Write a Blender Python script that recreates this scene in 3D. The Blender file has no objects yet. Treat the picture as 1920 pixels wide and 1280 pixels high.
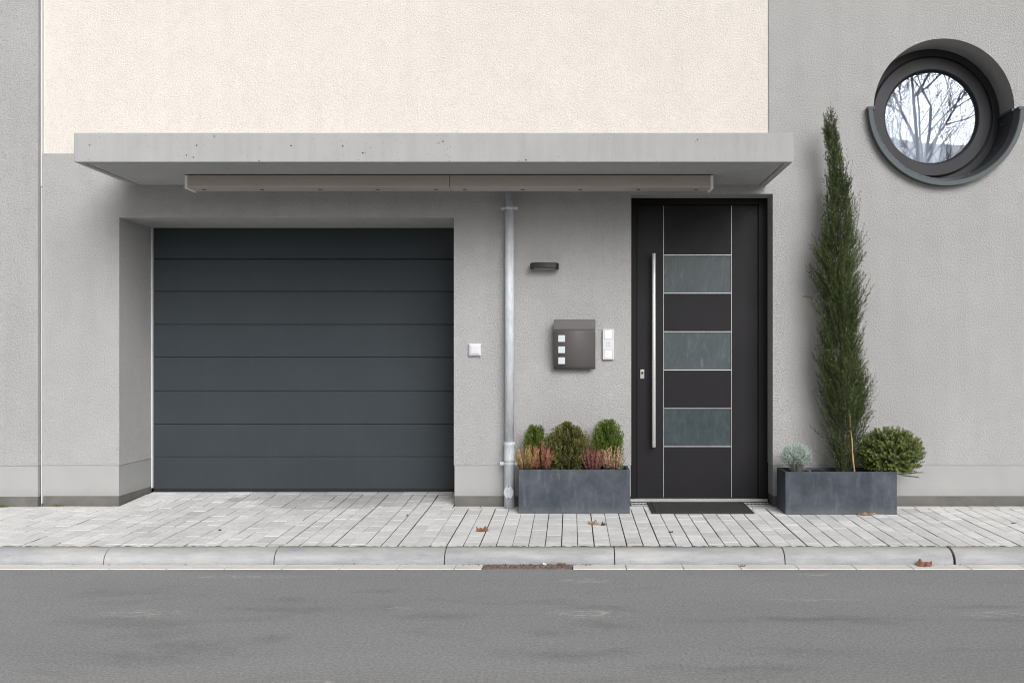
import bpy, bmesh, math, random
from mathutils import Vector, Matrix
R = math.radians
scene = bpy.context.scene
C = scene.collection

# ------------------------------------------------------------------ camera, sky, sun
CD, CZ, F = 7.9, 1.08, 2000.0          # distance to the wall plane (Y = 0), eye height, focal length in photo pixels
cam = bpy.data.cameras.new('camera')
cam.sensor_width = 36.0
cam.lens = 36.0 * F / 1920.0
cam.shift_x = -110.0 / 1920.0
cam.shift_y = 35.0 / 1920.0
cam.clip_end = 1000.0
cam_o = bpy.data.objects.new('camera', cam)
cam_o.location = (0, -CD, CZ)
cam_o.rotation_euler = (R(90), 0, 0)
C.objects.link(cam_o)
scene.camera = cam_o

TO_SUN = Vector((0.34, -0.85, 0.50)).normalized()
SUN_EL = math.asin(TO_SUN.z)
world = bpy.data.worlds.new('World')
scene.world = world
world.use_nodes = True
wn, wl = world.node_tree.nodes, world.node_tree.links
bg = wn['Background']
sky = wn.new('ShaderNodeTexSky')
sky.sky_type = 'NISHITA'
sky.sun_disc = False
sky.sun_elevation = SUN_EL
sky.sun_rotation = math.atan2(TO_SUN.x, TO_SUN.y)
sky.dust_density = 4.0
hs = wn.new('ShaderNodeHueSaturation')      # overcast: nearly colourless sky
hs.inputs['Saturation'].default_value = 0.10
wl.new(sky.outputs[0], hs.inputs['Color'])
wl.new(hs.outputs[0], bg.inputs['Color'])
bg.inputs['Strength'].default_value = 0.05
sun = bpy.data.lights.new('sun', 'SUN')
sun.energy = 2.1
sun.angle = R(36)
sun.color = (1.0, 0.985, 0.968)
sun_o = bpy.data.objects.new('sun', sun)
sun_o.rotation_euler = TO_SUN.to_track_quat('Z', 'Y').to_euler()
sun_o.location = (4, -6, 10)
C.objects.link(sun_o)
vs = scene.view_settings
vs.view_transform = 'Standard'
vs.look = 'None'
vs.gamma = 1.0
vs.use_curve_mapping = False
vs.exposure = 0.71
scene.cycles.filter_width = 1.05      # crisp lens

def PX(px, Y): return (px - 1070.0) * (CD + Y) / F       # measured in the photo, at its own distance
def PZ(py, Y): return CZ + (675.0 - py) * (CD + Y) / F

# ------------------------------------------------------------------ helpers
def root_loc(o):
    v = Vector((0, 0, 0))
    while o is not None:
        v = v + Vector(o.location)
        o = o.parent
    return v

def obj(name, bm, m, parent=None, bevel=0.0, smooth=False, seg=2):
    """link a bmesh given in world coordinates as one object"""
    me = bpy.data.meshes.new(name)
    if parent is not None:
        bmesh.ops.translate(bm, verts=bm.verts, vec=-root_loc(parent))
    bm.to_mesh(me)
    bm.free()
    me.materials.append(m)
    o = bpy.data.objects.new(name, me)
    C.objects.link(o)
    o.parent = parent
    if smooth:
        for p in me.polygons: p.use_smooth = True
    if bevel > 0:
        b = o.modifiers.new('bevel', 'BEVEL')
        b.width = bevel
        b.segments = seg
        b.limit_method = 'ANGLE'
        b.angle_limit = R(40)
        b.harden_normals = False
    return o

def tag(o, label=None, cat=None, group=None, kind=None):
    if label: o['label'] = label
    if cat: o['category'] = cat
    if group: o['group'] = group
    if kind: o['kind'] = kind
    return o

def thing(name, loc, label, cat, group=None):
    o = bpy.data.objects.new(name, None)
    o.empty_display_size = 0.1
    o.location = loc
    C.objects.link(o)
    return tag(o, label, cat, group)

def NB(): return bmesh.new()

def box(bm, x0, x1, y0, y1, z0, z1):
    v = [bm.verts.new((x, y, z)) for x in (x0, x1) for y in (y0, y1) for z in (z0, z1)]
    for f in ((0, 1, 3, 2), (4, 6, 7, 5), (0, 4, 5, 1), (2, 3, 7, 6), (0, 2, 6, 4), (1, 5, 7, 3)):
        bm.faces.new([v[i] for i in f])
    return v

def boxobj(name, m, parent, x0, x1, y0, y1, z0, z1, bevel=0.0):
    bm = NB()
    box(bm, x0, x1, y0, y1, z0, z1)
    return obj(name, bm, m, parent, bevel)

def lathe_z(bm, cx, cy, prof, seg=28, caps=True):
    rings = []
    for r, z in prof:
        rings.append([bm.verts.new((cx + r * math.cos(2 * math.pi * k / seg), cy + r * math.sin(2 * math.pi * k / seg), z)) for k in range(seg)])
    for a, b in zip(rings, rings[1:]):
        for k in range(seg):
            bm.faces.new((a[k], a[(k + 1) % seg], b[(k + 1) % seg], b[k]))
    if caps:
        bm.faces.new(rings[0][::-1])
        bm.faces.new(rings[-1])

def lathe_y(bm, cx, cz, prof, seg=72, a0=0.0, a1=2 * math.pi, caps=False):
    """revolve (radius, y) points about the Y axis through (cx, cz); closed=profile loop when first == last"""
    full = abs(a1 - a0 - 2 * math.pi) < 1e-6
    n = seg if full else seg + 1
    rings = []
    closed = prof[0] == prof[-1]
    pr = prof[:-1] if closed else prof
    for k in range(n):
        a = a0 + (a1 - a0) * k / seg
        rings.append([bm.verts.new((cx + r * math.cos(a), y, cz + r * math.sin(a))) for r, y in pr])
    m = len(pr)
    for k in range(seg):
        a, b = rings[k], rings[(k + 1) % n]
        for j in range(m if closed else m - 1):
            bm.faces.new((a[j], a[(j + 1) % m], b[(j + 1) % m], b[j]))
    if closed and not full:
        bm.faces.new(rings[0])
        bm.faces.new(rings[-1][::-1])
    bmesh.ops.recalc_face_normals(bm, faces=bm.faces)

def prism_xz(bm, pts, y0, y1):
    a = [bm.verts.new((x, y0, z)) for x, z in pts]
    b = [bm.verts.new((x, y1, z)) for x, z in pts]
    bm.faces.new(a)
    bm.faces.new(b[::-1])
    n = len(pts)
    for k in range(n):
        bm.faces.new((a[k], b[k], b[(k + 1) % n], a[(k + 1) % n]))
    bmesh.ops.recalc_face_normals(bm, faces=bm.faces)

def tube(bm, pts, radii, seg=8):
    rings = []
    for i, p in enumerate(pts):
        d = (pts[min(i + 1, len(pts) - 1)] - pts[max(i - 1, 0)]).normalized()
        u = d.orthogonal().normalized()
        w = d.cross(u)
        rings.append([bm.verts.new(p + (u * math.cos(2 * math.pi * k / seg) + w * math.sin(2 * math.pi * k / seg)) * radii[i]) for k in range(seg)])
    # keep the rings aligned
    for i in range(1, len(rings)):
        a, b = rings[i - 1], rings[i]
        best = min(range(seg), key=lambda s: (a[0].co - b[s].co).length)
        rings[i] = b[best:] + b[:best]
    for a, b in zip(rings, rings[1:]):
        for k in range(seg):
            bm.faces.new((a[k], a[(k + 1) % seg], b[(k + 1) % seg], b[k]))
    bm.faces.new(rings[0][::-1])
    bm.faces.new(rings[-1])

# ------------------------------------------------------------------ materials
class Mat:
    def __init__(self, name, col=(0.5, 0.5, 0.5), rough=0.6, metal=0.0, spec=0.5):
        self.m = bpy.data.materials.new(name)
        self.m.use_nodes = True
        self.n, self.l = self.m.node_tree.nodes, self.m.node_tree.links
        self.b = self.n['Principled BSDF']
        self.b.inputs['Base Color'].default_value = (*col, 1)
        self.b.inputs['Roughness'].default_value = rough
        self.b.inputs['Metallic'].default_value = metal
        self.b.inputs['Specular IOR Level'].default_value = spec
    def coord(self, scale=(1, 1, 1), rot=(0, 0, 0), loc=(0, 0, 0)):
        t = self.n.new('ShaderNodeNewGeometry')
        mp = self.n.new('ShaderNodeMapping')
        mp.inputs['Scale'].default_value = scale
        mp.inputs['Rotation'].default_value = rot
        mp.inputs['Location'].default_value = loc
        self.l.new(t.outputs['Position'], mp.inputs['Vector'])
        return mp.outputs[0]
    def noise(self, vec, scale, detail=3, rough=0.55, dist=0.0):
        t = self.n.new('ShaderNodeTexNoise')
        t.inputs['Scale'].default_value = scale
        t.inputs['Detail'].default_value = detail
        t.inputs['Roughness'].default_value = rough
        t.inputs['Distortion'].default_value = dist
        self.l.new(vec, t.inputs['Vector'])
        return t.outputs['Fac']
    def voro(self, vec, scale, feature='F1', rnd=1.0):
        t = self.n.new('ShaderNodeTexVoronoi')
        t.feature = feature
        t.inputs['Scale'].default_value = scale
        t.inputs['Randomness'].default_value = rnd
        self.l.new(vec, t.inputs['Vector'])
        return t.outputs['Distance']
    def ramp(self, fac, stops):
        t = self.n.new('ShaderNodeValToRGB')
        e = t.color_ramp.elements
        while len(e) < len(stops): e.new(0.5)
        for k, (p, c) in enumerate(stops):
            e[k].position = p
            e[k].color = (c, c, c, 1) if isinstance(c, (int, float)) else (*c, 1)
        self.l.new(fac, t.inputs[0])
        return t.outputs[0]
    def math(self, op, a, b=0.5, c=None):
        t = self.n.new('ShaderNodeMath')
        t.operation = op
        for i, s in enumerate((a, b, c)):
            if s is None: continue
            if isinstance(s, (int, float)): t.inputs[i].default_value = s
            else: self.l.new(s, t.inputs[i])
        return t.outputs[0]
    def mix(self, fac, a, b, mode='MIX'):
        t = self.n.new('ShaderNodeMix')
        t.data_type = 'RGBA'
        t.blend_type = mode
        for s, i in ((fac, 0), (a, 6), (b, 7)):
            if isinstance(s, (int, float)) and i == 0: t.inputs[0].default_value = s
            elif isinstance(s, tuple): t.inputs[i].default_value = (*s, 1)
            else: self.l.new(s, t.inputs[i])
        return t.outputs[2]
    def attr(self, name):
        t = self.n.new('ShaderNodeAttribute')
        t.attribute_name = name
        return t
    def sep(self, vec):
        t = self.n.new('ShaderNodeSeparateXYZ')
        self.l.new(vec, t.inputs[0])
        return t.outputs
    def color(self, c): self.l.new(c, self.b.inputs['Base Color'])
    def rough(self, c): self.l.new(c, self.b.inputs['Roughness'])
    def bump(self, h, strength=0.5, dist=0.01):
        t = self.n.new('ShaderNodeBump')
        t.inputs['Strength'].default_value = strength
        t.inputs['Distance'].default_value = dist
        self.l.new(h, t.inputs['Height'])
        self.l.new(t.outputs[0], self.b.inputs['Normal'])

def plaster(name, col, grain=1.0, bump=1.0, dirt=0.06, pit=0.72):
    M = Mat(name, col, 0.92, spec=0.15)
    v = M.coord((1, 1, 1.5), rot=(0, 0.5, 0))
    w = M.coord((1, 1, 1))
    n1 = M.noise(v, 118 * grain, 5, 0.70, 0.4)
    n2 = M.noise(w, 60 * grain, 2, 0.5)
    n3 = M.noise(w, 1.1, 5, 0.6)
    h = M.math('ADD', n1, M.math('MULTIPLY', n2, 0.4))
    M.bump(h, bump, 0.019)
    pits = M.ramp(n1, [(0.38, pit), (0.51, 1.0)])          # open pores of the scratched render, their shade painted into the colour
    big = M.ramp(n3, [(0.3, 1.0 - dirt), (0.7, 1.0 + dirt * 0.3)])
    run = M.noise(M.coord((5.0, 1, 0.35)), 1.6, 5, 0.65)           # faint rain streaks
    big = M.mix(1.0, big, M.ramp(run, [(0.32, 1.0 - dirt * 0.8), (0.55, 1.0)]), 'MULTIPLY')
    trowel = M.noise(M.coord((1, 1, 1), loc=(2, 0, 5)), 7.0, 4, 0.6, 1.2)
    big = M.mix(1.0, big, M.ramp(trowel, [(0.3, 0.965), (0.7, 1.02)]), 'MULTIPLY')
    M.color(M.mix(1.0, M.mix(1.0, (col), pits, 'MULTIPLY'), big, 'MULTIPLY'))
    return M.m

m_plaster = plaster('grey_render', (0.632, 0.624, 0.623))
m_cream = plaster('cream_render', (0.90, 0.84, 0.785), 1.15, 0.75, 0.03, 0.80)
m_plaster_b = plaster('pale_grey_render', (0.615, 0.610, 0.612))

def mk_plinth():
    M = Mat('smooth_plinth', (0.47, 0.47, 0.47), 0.85, spec=0.2)
    w = M.coord()
    a = M.ramp(M.noise(w, 3.0, 6, 0.6), [(0.3, (0.345, 0.345, 0.345)), (0.7, (0.375, 0.375, 0.372))])
    z = M.sep(w)[2]
    splash = M.ramp(M.math('ADD', z, M.math('MULTIPLY', M.noise(w, 9, 5, 0.7), 0.12)), [(0.10, 0.86), (0.20, 1.0)])   # splash dirt from the pavement
    M.color(M.mix(1.0, a, splash, 'MULTIPLY'))
    M.bump(M.noise(w, 160, 3), 0.25, 0.003)
    return M.m
m_plinth = mk_plinth()

def mk_base():
    M = Mat('dark_base_coat', (0.13, 0.125, 0.115), 0.85, spec=0.2)
    w = M.coord()
    M.color(M.ramp(M.noise(w, 5.0, 6, 0.65), [(0.3, (0.115, 0.112, 0.105)), (0.6, (0.16, 0.155, 0.145)), (0.75, (0.19, 0.165, 0.14))]))
    M.bump(M.noise(w, 90, 4), 0.3, 0.004)
    return M.m
m_base = mk_base()

def mk_concrete(name, col, pores=True, scale=1.0, var=0.07, streak=0.0):
    M = Mat(name, col, 0.8, spec=0.25)
    w = M.coord()
    a = M.noise(w, 2.2 * scale, 7, 0.62)
    f = M.noise(w, 140, 3, 0.6)
    c = M.mix(1.0, (col), M.ramp(a, [(0.3, 1 - var), (0.7, 1 + var)]), 'MULTIPLY')
    c = M.mix(1.0, c, M.ramp(f, [(0.3, 0.95), (0.7, 1.04)]), 'MULTIPLY')
    if streak:
        s = M.noise(M.coord((9, 9, 0.8)), 2.0, 4, 0.6)
        c = M.mix(1.0, c, M.ramp(s, [(0.35, 1 - streak), (0.6, 1.0)]), 'MULTIPLY')
    h = f
    if pores:
        p = M.voro(w, 16.0)
        pick = M.noise(w, 5.0, 2)
        hole = M.math('MULTIPLY', M.math('LESS_THAN', p, 0.085), M.math('GREATER_THAN', pick, 0.53))
        p2 = M.voro(M.coord(loc=(3, 5, 7)), 34.0)
        hole2 = M.math('MULTIPLY', M.math('LESS_THAN', p2, 0.085), M.math('GREATER_THAN', pick, 0.50))
        hole = M.math('MAXIMUM', hole, hole2)
        c = M.mix(hole, c, (0.06, 0.06, 0.06))
        h = M.math('SUBTRACT', M.math('MULTIPLY', f, 0.15), hole)
    M.color(c)
    M.bump(h, 0.35, 0.004)
    return M.m
m_concrete = mk_concrete('cast_concrete', (0.385, 0.385, 0.385), True, 1.0, 0.06, 0.06)
m_soffit = mk_concrete('shaded_soffit_concrete', (0.085, 0.085, 0.085), False)  # darker copy of the cast concrete, underside shade put into its colour

def mk_kerb():
    M = Mat('kerb_concrete', (0.5, 0.5, 0.5), 0.85, spec=0.2)
    w = M.coord()
    st = M.noise(M.coord((1, 3, 5)), 3.0, 7, 0.68)
    f = M.noise(w, 220, 3, 0.7)
    c = M.ramp(st, [(0.28, (0.31, 0.316, 0.33)), (0.5, (0.42, 0.425, 0.433)), (0.72, (0.53, 0.53, 0.522))])
    z = M.sep(w)[2]
    # tyre and splash grime low on the face
    low = M.ramp(M.math('ADD', M.math('MULTIPLY', z, 8.0), M.math('MULTIPLY', M.noise(w, 6, 6, 0.7), 0.55)), [(0.0, 0.0), (0.02, 0.0)])
    g = M.math('ADD', M.math('MULTIPLY', M.math('ADD', z, 0.12), 9.0), M.math('MULTIPLY', M.noise(w, 7, 6, 0.75), 0.9))
    c = M.mix(1.0, c, M.ramp(g, [(0.42, 0.80), (0.85, 1.0)]), 'MULTIPLY')
    c = M.mix(1.0, c, M.ramp(f, [(0.3, 0.90), (0.7, 1.07)]), 'MULTIPLY')
    M.color(c)
    M.bump(f, 0.3, 0.003)
    return M.m
m_kerb = mk_kerb()

def mk_paver():
    M = Mat('concrete_paver', (0.42, 0.42, 0.42), 0.88, spec=0.2)
    w = M.coord()
    t = M.attr('tint').outputs['Fac']
    a = M.noise(w, 2.0, 6, 0.65)
    f = M.noise(w, 260, 3, 0.7)
    sp = M.noise(w, 30, 4, 0.6)
    c = M.mix(1.0, (0.79, 0.787, 0.78), t, 'MULTIPLY')
    c = M.mix(1.0, c, M.ramp(a, [(0.3, 0.84), (0.6, 1.03)]), 'MULTIPLY')
    c = M.mix(1.0, c, M.ramp(sp, [(0.32, 0.90), (0.55, 1.0)]), 'MULTIPLY')
    c = M.mix(1.0, c, M.ramp(f, [(0.3, 0.88), (0.7, 1.08)]), 'MULTIPLY')
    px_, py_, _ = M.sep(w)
    # grime in front of the garage door, plus recess shade painted into the colour
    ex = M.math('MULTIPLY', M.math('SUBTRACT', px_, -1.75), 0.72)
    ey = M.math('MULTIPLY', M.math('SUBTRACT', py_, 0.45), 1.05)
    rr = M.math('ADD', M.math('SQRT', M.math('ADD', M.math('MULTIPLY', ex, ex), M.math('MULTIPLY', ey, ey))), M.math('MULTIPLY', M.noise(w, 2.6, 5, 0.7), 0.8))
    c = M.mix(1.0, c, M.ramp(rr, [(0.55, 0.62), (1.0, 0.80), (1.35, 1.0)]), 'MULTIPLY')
    M.color(c)
    M.bump(M.math('ADD', f, sp), 0.35, 0.003)
    return M.m
m_paver = mk_paver()

def mk_sand():
    M = Mat('joint_sand', (0.09, 0.085, 0.075), 0.95, spec=0.1)
    w = M.coord()
    c = M.ramp(M.noise(w, 4.5, 5, 0.65), [(0.35, (0.055, 0.052, 0.045)), (0.58, (0.10, 0.092, 0.075)), (0.68, (0.10, 0.11, 0.03)), (0.78, (0.25, 0.24, 0.21))])
    M.color(c)
    return M.m
m_sand = mk_sand()

def mk_moss():
    M = Mat('moss', (0.1, 0.11, 0.03), 0.95, spec=0.1)
    w = M.coord()
    c = M.ramp(M.noise(w, 3.2, 5, 0.7), [(0.38, (0.06, 0.05, 0.04)), (0.5, (0.13, 0.125, 0.025)), (0.62, (0.20, 0.19, 0.03)), (0.7, (0.09, 0.07, 0.045))])
    M.color(c)
    M.bump(M.noise(w, 300, 3), 0.8, 0.006)
    return M.m
m_moss = mk_moss()

def mk_asphalt():
    M = Mat('asphalt', (0.16, 0.16, 0.16), 0.9, spec=0.25)
    w = M.coord()
    flat = M.coord((0.30, 1.0, 1.0))
    big = M.noise(flat, 0.9, 6, 0.62)
    patch = M.noise(M.coord((0.55, 1.3, 1), loc=(4.3, 1.7, 0)), 1.7, 5, 0.6, 0.4)
    f1 = M.noise(w, 75, 6, 0.78)
    f2 = M.voro(w, 170)
    c = M.ramp(big, [(0.3, (0.268, 0.270, 0.274)), (0.7, (0.318, 0.320, 0.323))])
    c = M.mix(1.0, c, M.ramp(patch, [(0.55, 1.0), (0.66, 0.86), (0.8, 0.80)]), 'MULTIPLY')
    c = M.mix(1.0, c, M.ramp(f1, [(0.32, 0.66), (0.5, 1.0), (0.70, 1.40)]), 'MULTIPLY')
    st = M.math('LESS_THAN', f2, 0.14)
    st2 = M.math('MULTIPLY', st, M.math('GREATER_THAN', M.noise(w, 37, 2), 0.55))
    c = M.mix(M.math('MULTIPLY', st2, 0.6), c, (0.42, 0.42, 0.42))
    X_, Y_, _ = M.sep(w)
    def blot(x, y, rx, ry):
        ax = M.math('MULTIPLY', M.math('SUBTRACT', X_, x), 1 / rx)
        ay = M.math('MULTIPLY', M.math('SUBTRACT', Y_, y), 1 / ry)
        return M.math('SUBTRACT', 1.0, M.math('SQRT', M.math('ADD', M.math('MULTIPLY', ax, ax), M.math('MULTIPLY', ay, ay))))
    edge = M.noise(M.coord((1, 1.2, 1)), 7.0, 8, 0.78, 0.8)
    total = None
    for a in ((-1.57, -3.42, 0.33, 0.20), (-1.72, -3.62, 0.28, 0.13), (-1.30, -3.30, 0.18, 0.14), (-1.42, -2.55, 0.24, 0.10), (-1.36, -2.75, 0.40, 0.10), (-0.62, -2.9, 0.30, 0.12), (-0.9, -2.72, 0.14, 0.10), (0.15, -3.05, 0.22, 0.12), (-0.1, -3.2, 0.20, 0.10),
              (0.1, -2.72, 0.20, 0.08), (-0.05, -3.55, 0.42, 0.14), (-1.0, -2.35, 0.20, 0.08), (1.0, -3.5, 0.40, 0.12), (2.1, -3.55, 0.30, 0.14), (-2.9, -3.5, 0.5, 0.10), (0.6, -3.75, 0.5, 0.10), (2.0, -2.7, 0.4, 0.06), (1.1, -2.95, 0.35, 0.05)):
        b = blot(*a)
        total = b if total is None else M.math('MAXIMUM', total, b)
    dk = M.math('ADD', total, M.math('MULTIPLY', M.math('SUBTRACT', edge, 0.5), 3.4))
    c = M.mix(1.0, c, M.ramp(dk, [(0.15, 1.0), (0.65, 0.90), (1.0, 0.84)]), 'MULTIPLY')
    sc = M.noise(M.coord((7.0, 26.0, 1), rot=(0, 0, 0.5)), 2.2, 5, 0.7, 0.5)
    total = None
    for a in ((-2.02, -2.83, 0.26, 0.09), (0.08, -2.83, 0.22, 0.10), (2.1, -2.86, 0.30, 0.10), (0.08, -2.08, 0.16, 0.07), (-1.75, -1.98, 0.45, 0.05), (1.35, -1.93, 0.18, 0.04), (-0.85, -2.72, 0.10, 0.03), (-0.95, -3.93, 0.13, 0.05), (1.2, -2.55, 0.3, 0.04)):
        b = blot(*a)
        total = b if total is None else M.math('MAXIMUM', total, b)
    s = M.math('MULTIPLY', M.ramp(sc, [(0.50, 0.0), (0.60, 1.0)]), M.ramp(total, [(0.0, 0.0), (0.55, 1.0)]))
    c = M.mix(M.math('MULTIPLY', s, 0.55), c, (0.58, 0.58, 0.575))
    M.color(c)
    M.bump(M.math('ADD', f1, M.math('MULTIPLY', f2, 0.6)), 0.45, 0.004)
    return M.m
m_asphalt = mk_asphalt()

def mk_gdoor():
    M = Mat('anthracite_steel', (0.040, 0.048, 0.055), 0.5, spec=0.14)
    w = M.coord()
    c = M.mix(1.0, (0.040, 0.048, 0.055), M.ramp(M.noise(w, 1.4, 5, 0.6), [(0.3, 0.93), (0.7, 1.06)]), 'MULTIPLY')
    dust = M.noise(M.coord((12, 1, 1.0)), 1.5, 5, 0.6)
    c = M.mix(M.math('MULTIPLY', M.ramp(dust, [(0.5, 0.0), (0.75, 1.0)]), 0.012), c, (0.3, 0.3, 0.3))
    M.color(c)
    M.bump(M.noise(w, 420, 2), 0.12, 0.001)
    return M.m
m_gdoor = mk_gdoor()
m_gseal = Mat('black_rubber', (0.012, 0.012, 0.013), 0.7).m
m_white_pvc = Mat('white_profile', (0.62, 0.62, 0.63), 0.55).m

def mk_ddoor(name, col):
    M = Mat(name, col, 0.5, spec=0.22)
    w = M.coord()
    M.color(M.mix(1.0, (col), M.ramp(M.noise(w, 1.8, 5, 0.6), [(0.3, 0.9), (0.7, 1.1)]), 'MULTIPLY'))
    M.rough(M.ramp(M.noise(w, 3, 5, 0.6), [(0.3, 0.42), (0.7, 0.56)]))
    M.bump(M.noise(w, 500, 2), 0.1, 0.001)
    return M.m
m_door = mk_ddoor('anthracite_door_paint', (0.0105, 0.0095, 0.012))
m_doorframe = mk_ddoor('anthracite_frame_paint', (0.005, 0.005, 0.0055))
m_winframe = mk_ddoor('anthracite_window_paint', (0.036, 0.035, 0.040))
m_zinc_dark = mk_ddoor('grey_coated_sheet', (0.088, 0.103, 0.11))
m_sill_in = mk_ddoor('grey_coated_sheet_inner', (0.05, 0.052, 0.058))

def mk_brushed(name, col, rough, metal=1.0):
    M = Mat(name, col, rough, metal)
    n = M.noise(M.coord((60, 60, 2)), 4, 4, 0.6)
    M.rough(M.ramp(n, [(0.3, rough - 0.07), (0.7, rough + 0.1)]))
    return M.m
m_steel = mk_brushed('brushed_steel', (0.70, 0.69, 0.68), 0.4, 0.55)
m_inlay = Mat('aluminium_inlay', (0.62, 0.61, 0.60), 0.4, 0.6).m
m_alu = mk_brushed('aluminium', (0.40, 0.41, 0.42), 0.42, 0.6)

def mk_zinc():
    M = Mat('galvanised_zinc', (0.62, 0.66, 0.70), 0.6, 0.1, 0.3)
    w = M.coord((1, 1, 0.6))
    c = M.ramp(M.noise(w, 14, 5, 0.65), [(0.3, (0.52, 0.56, 0.60)), (0.7, (0.68, 0.715, 0.75))])
    dirt = M.noise(M.coord((20, 20, 3)), 3, 5, 0.7)
    c = M.mix(1.0, c, M.ramp(dirt, [(0.35, 0.8), (0.55, 1.0)]), 'MULTIPLY')
    M.color(c)
    M.rough(M.ramp(M.voro(w, 45), [(0.0, 0.5), (0.7, 0.64)]))
    return M.m
m_zinc = mk_zinc()

def mk_frost(name, rough, marks):
    """satin glass with faint wiping marks"""
    M = Mat(name, (0.06, 0.08, 0.085), rough, spec=0.45)
    w = M.coord()
    sw = M.noise(M.coord((7.5, 1, 2.2), rot=(0, 0.25, 0)), 2.6, 7, 0.72, 2.0)
    b = M.noise(w, 6, 4, 0.6)
    c = M.ramp(sw, [(0.46, (0.052, 0.068, 0.076)), (0.58, (0.062, 0.081, 0.088)), (0.67, (0.064 + 0.07 * marks, 0.083 + 0.075 * marks, 0.090 + 0.075 * marks))])
    c = M.mix(1.0, c, M.ramp(b, [(0.3, 0.85), (0.7, 1.1)]), 'MULTIPLY')
    M.color(c)
    return M.m
m_frost_low = mk_frost('satin_glass_clean', 0.10, 0.15)
m_frost = mk_frost('satin_glass_wiped', 0.30, 0.6)

def mk_awning():
    M = Mat('beige_sheet', (0.42, 0.365, 0.335), 0.5, spec=0.4)
    w = M.coord((1, 1, 3))
    M.color(M.ramp(M.noise(w, 2.0, 5, 0.6), [(0.3, (0.41, 0.355, 0.325)), (0.7, (0.46, 0.405, 0.37))]))
    return M.m
m_awning = mk_awning()
m_awning_cap = Mat('pale_cap', (0.88, 0.86, 0.83), 0.45).m
m_hole = Mat('dark_hole', (0.015, 0.015, 0.015), 0.8).m

def mk_planter():
    M = Mat('slate_fibre_concrete', (0.07, 0.08, 0.1), 0.72, spec=0.3)
    w = M.coord()
    a = M.noise(w, 6.0, 6, 0.65)
    s = M.noise(M.coord((14, 14, 2.2)), 2.2, 5, 0.65)
    c = M.ramp(a, [(0.3, (0.034, 0.044, 0.053)), (0.52, (0.060, 0.070, 0.090)), (0.75, (0.095, 0.107, 0.128))])
    c = M.mix(M.math('MULTIPLY', M.ramp(s, [(0.55, 0.0), (0.75, 1.0)]), 0.28), c, (0.20, 0.225, 0.235))
    z = M.sep(w)[2]
    spl = M.ramp(M.math('ADD', z, M.math('MULTIPLY', M.noise(w, 24, 5, 0.75), 0.16)), [(0.075, 1.0), (0.13, 0.0)])
    c = M.mix(M.math('MULTIPLY', spl, 0.3), c, (0.20, 0.20, 0.185))          # splashed dirt round the foot
    sp = M.noise(w, 120, 2, 0.6)
    c = M.mix(M.math('MULTIPLY', M.ramp(sp, [(0.68, 0.0), (0.74, 1.0)]), 0.35), c, (0.32, 0.34, 0.35))
    M.color(c)
    M.bump(M.noise(w, 60, 5, 0.6), 0.25, 0.004)
    return M.m
m_planter = mk_planter()

def mk_soil():
    M = Mat('potting_soil', (0.03, 0.02, 0.014), 0.95, spec=0.1)
    w = M.coord()
    M.color(M.ramp(M.noise(w, 60, 4, 0.7), [(0.3, (0.012, 0.008, 0.006)), (0.6, (0.05, 0.032, 0.02)), (0.8, (0.10, 0.065, 0.04))]))
    M.bump(M.noise(w, 70, 4, 0.7), 1.0, 0.02)
    return M.m
m_soil = mk_soil()

def mk_mat():
    M = Mat('mat_pile', (0.03, 0.03, 0.03), 0.97, spec=0.1)
    w = M.coord()
    f = M.noise(w, 230, 3, 0.7)
    c = M.ramp(f, [(0.35, (0.03, 0.03, 0.03)), (0.65, (0.115, 0.114, 0.112))])
    lint = M.noise(M.coord((22, 70, 1)), 1.6, 3, 0.6)
    c = M.mix(M.math('MULTIPLY', M.ramp(lint, [(0.60, 0.0), (0.70, 1.0)]), 0.4), c, (0.30, 0.30, 0.29))
    M.color(c)
    M.bump(f, 1.0, 0.008)
    return M.m
m_mat = mk_mat()
m_matrim = Mat('mat_rubber', (0.035, 0.035, 0.036), 0.8).m

m_box = mk_ddoor('graphite_powder_coat', (0.105, 0.096, 0.097))
m_boxpane = Mat('satin_acrylic', (0.55, 0.60, 0.62), 0.3).m
m_bell = mk_ddoor('white_bell_housing', (0.62, 0.62, 0.64))
m_button = Mat('white_button', (0.86, 0.87, 0.86), 0.35).m
m_grey_line = Mat('button_gap', (0.25, 0.26, 0.27), 0.6).m
m_switch = Mat('switch_plastic', (0.66, 0.67, 0.69), 0.35).m
m_switch_in = Mat('switch_rocker', (0.62, 0.64, 0.68), 0.3).m
m_lampd = Mat('lamp_housing', (0.009, 0.009, 0.01), 0.5, 0, 0.25).m
m_lampl = Mat('lamp_front', (0.028, 0.029, 0.029), 0.45, 0, 0.3).m
m_lens = Mat('lamp_lens', (0.5, 0.47, 0.42), 0.3).m
m_lock = mk_brushed('lock_steel', (0.38, 0.37, 0.37), 0.4)

def mk_rust():
    M = Mat('rusty_iron', (0.14, 0.09, 0.07), 0.85, 0.2)
    w = M.coord()
    M.color(M.ramp(M.noise(w, 40, 5, 0.7), [(0.3, (0.11, 0.085, 0.072)), (0.55, (0.23, 0.185, 0.16)), (0.75, (0.32, 0.28, 0.25))]))
    return M.m
m_rust = mk_rust()

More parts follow.
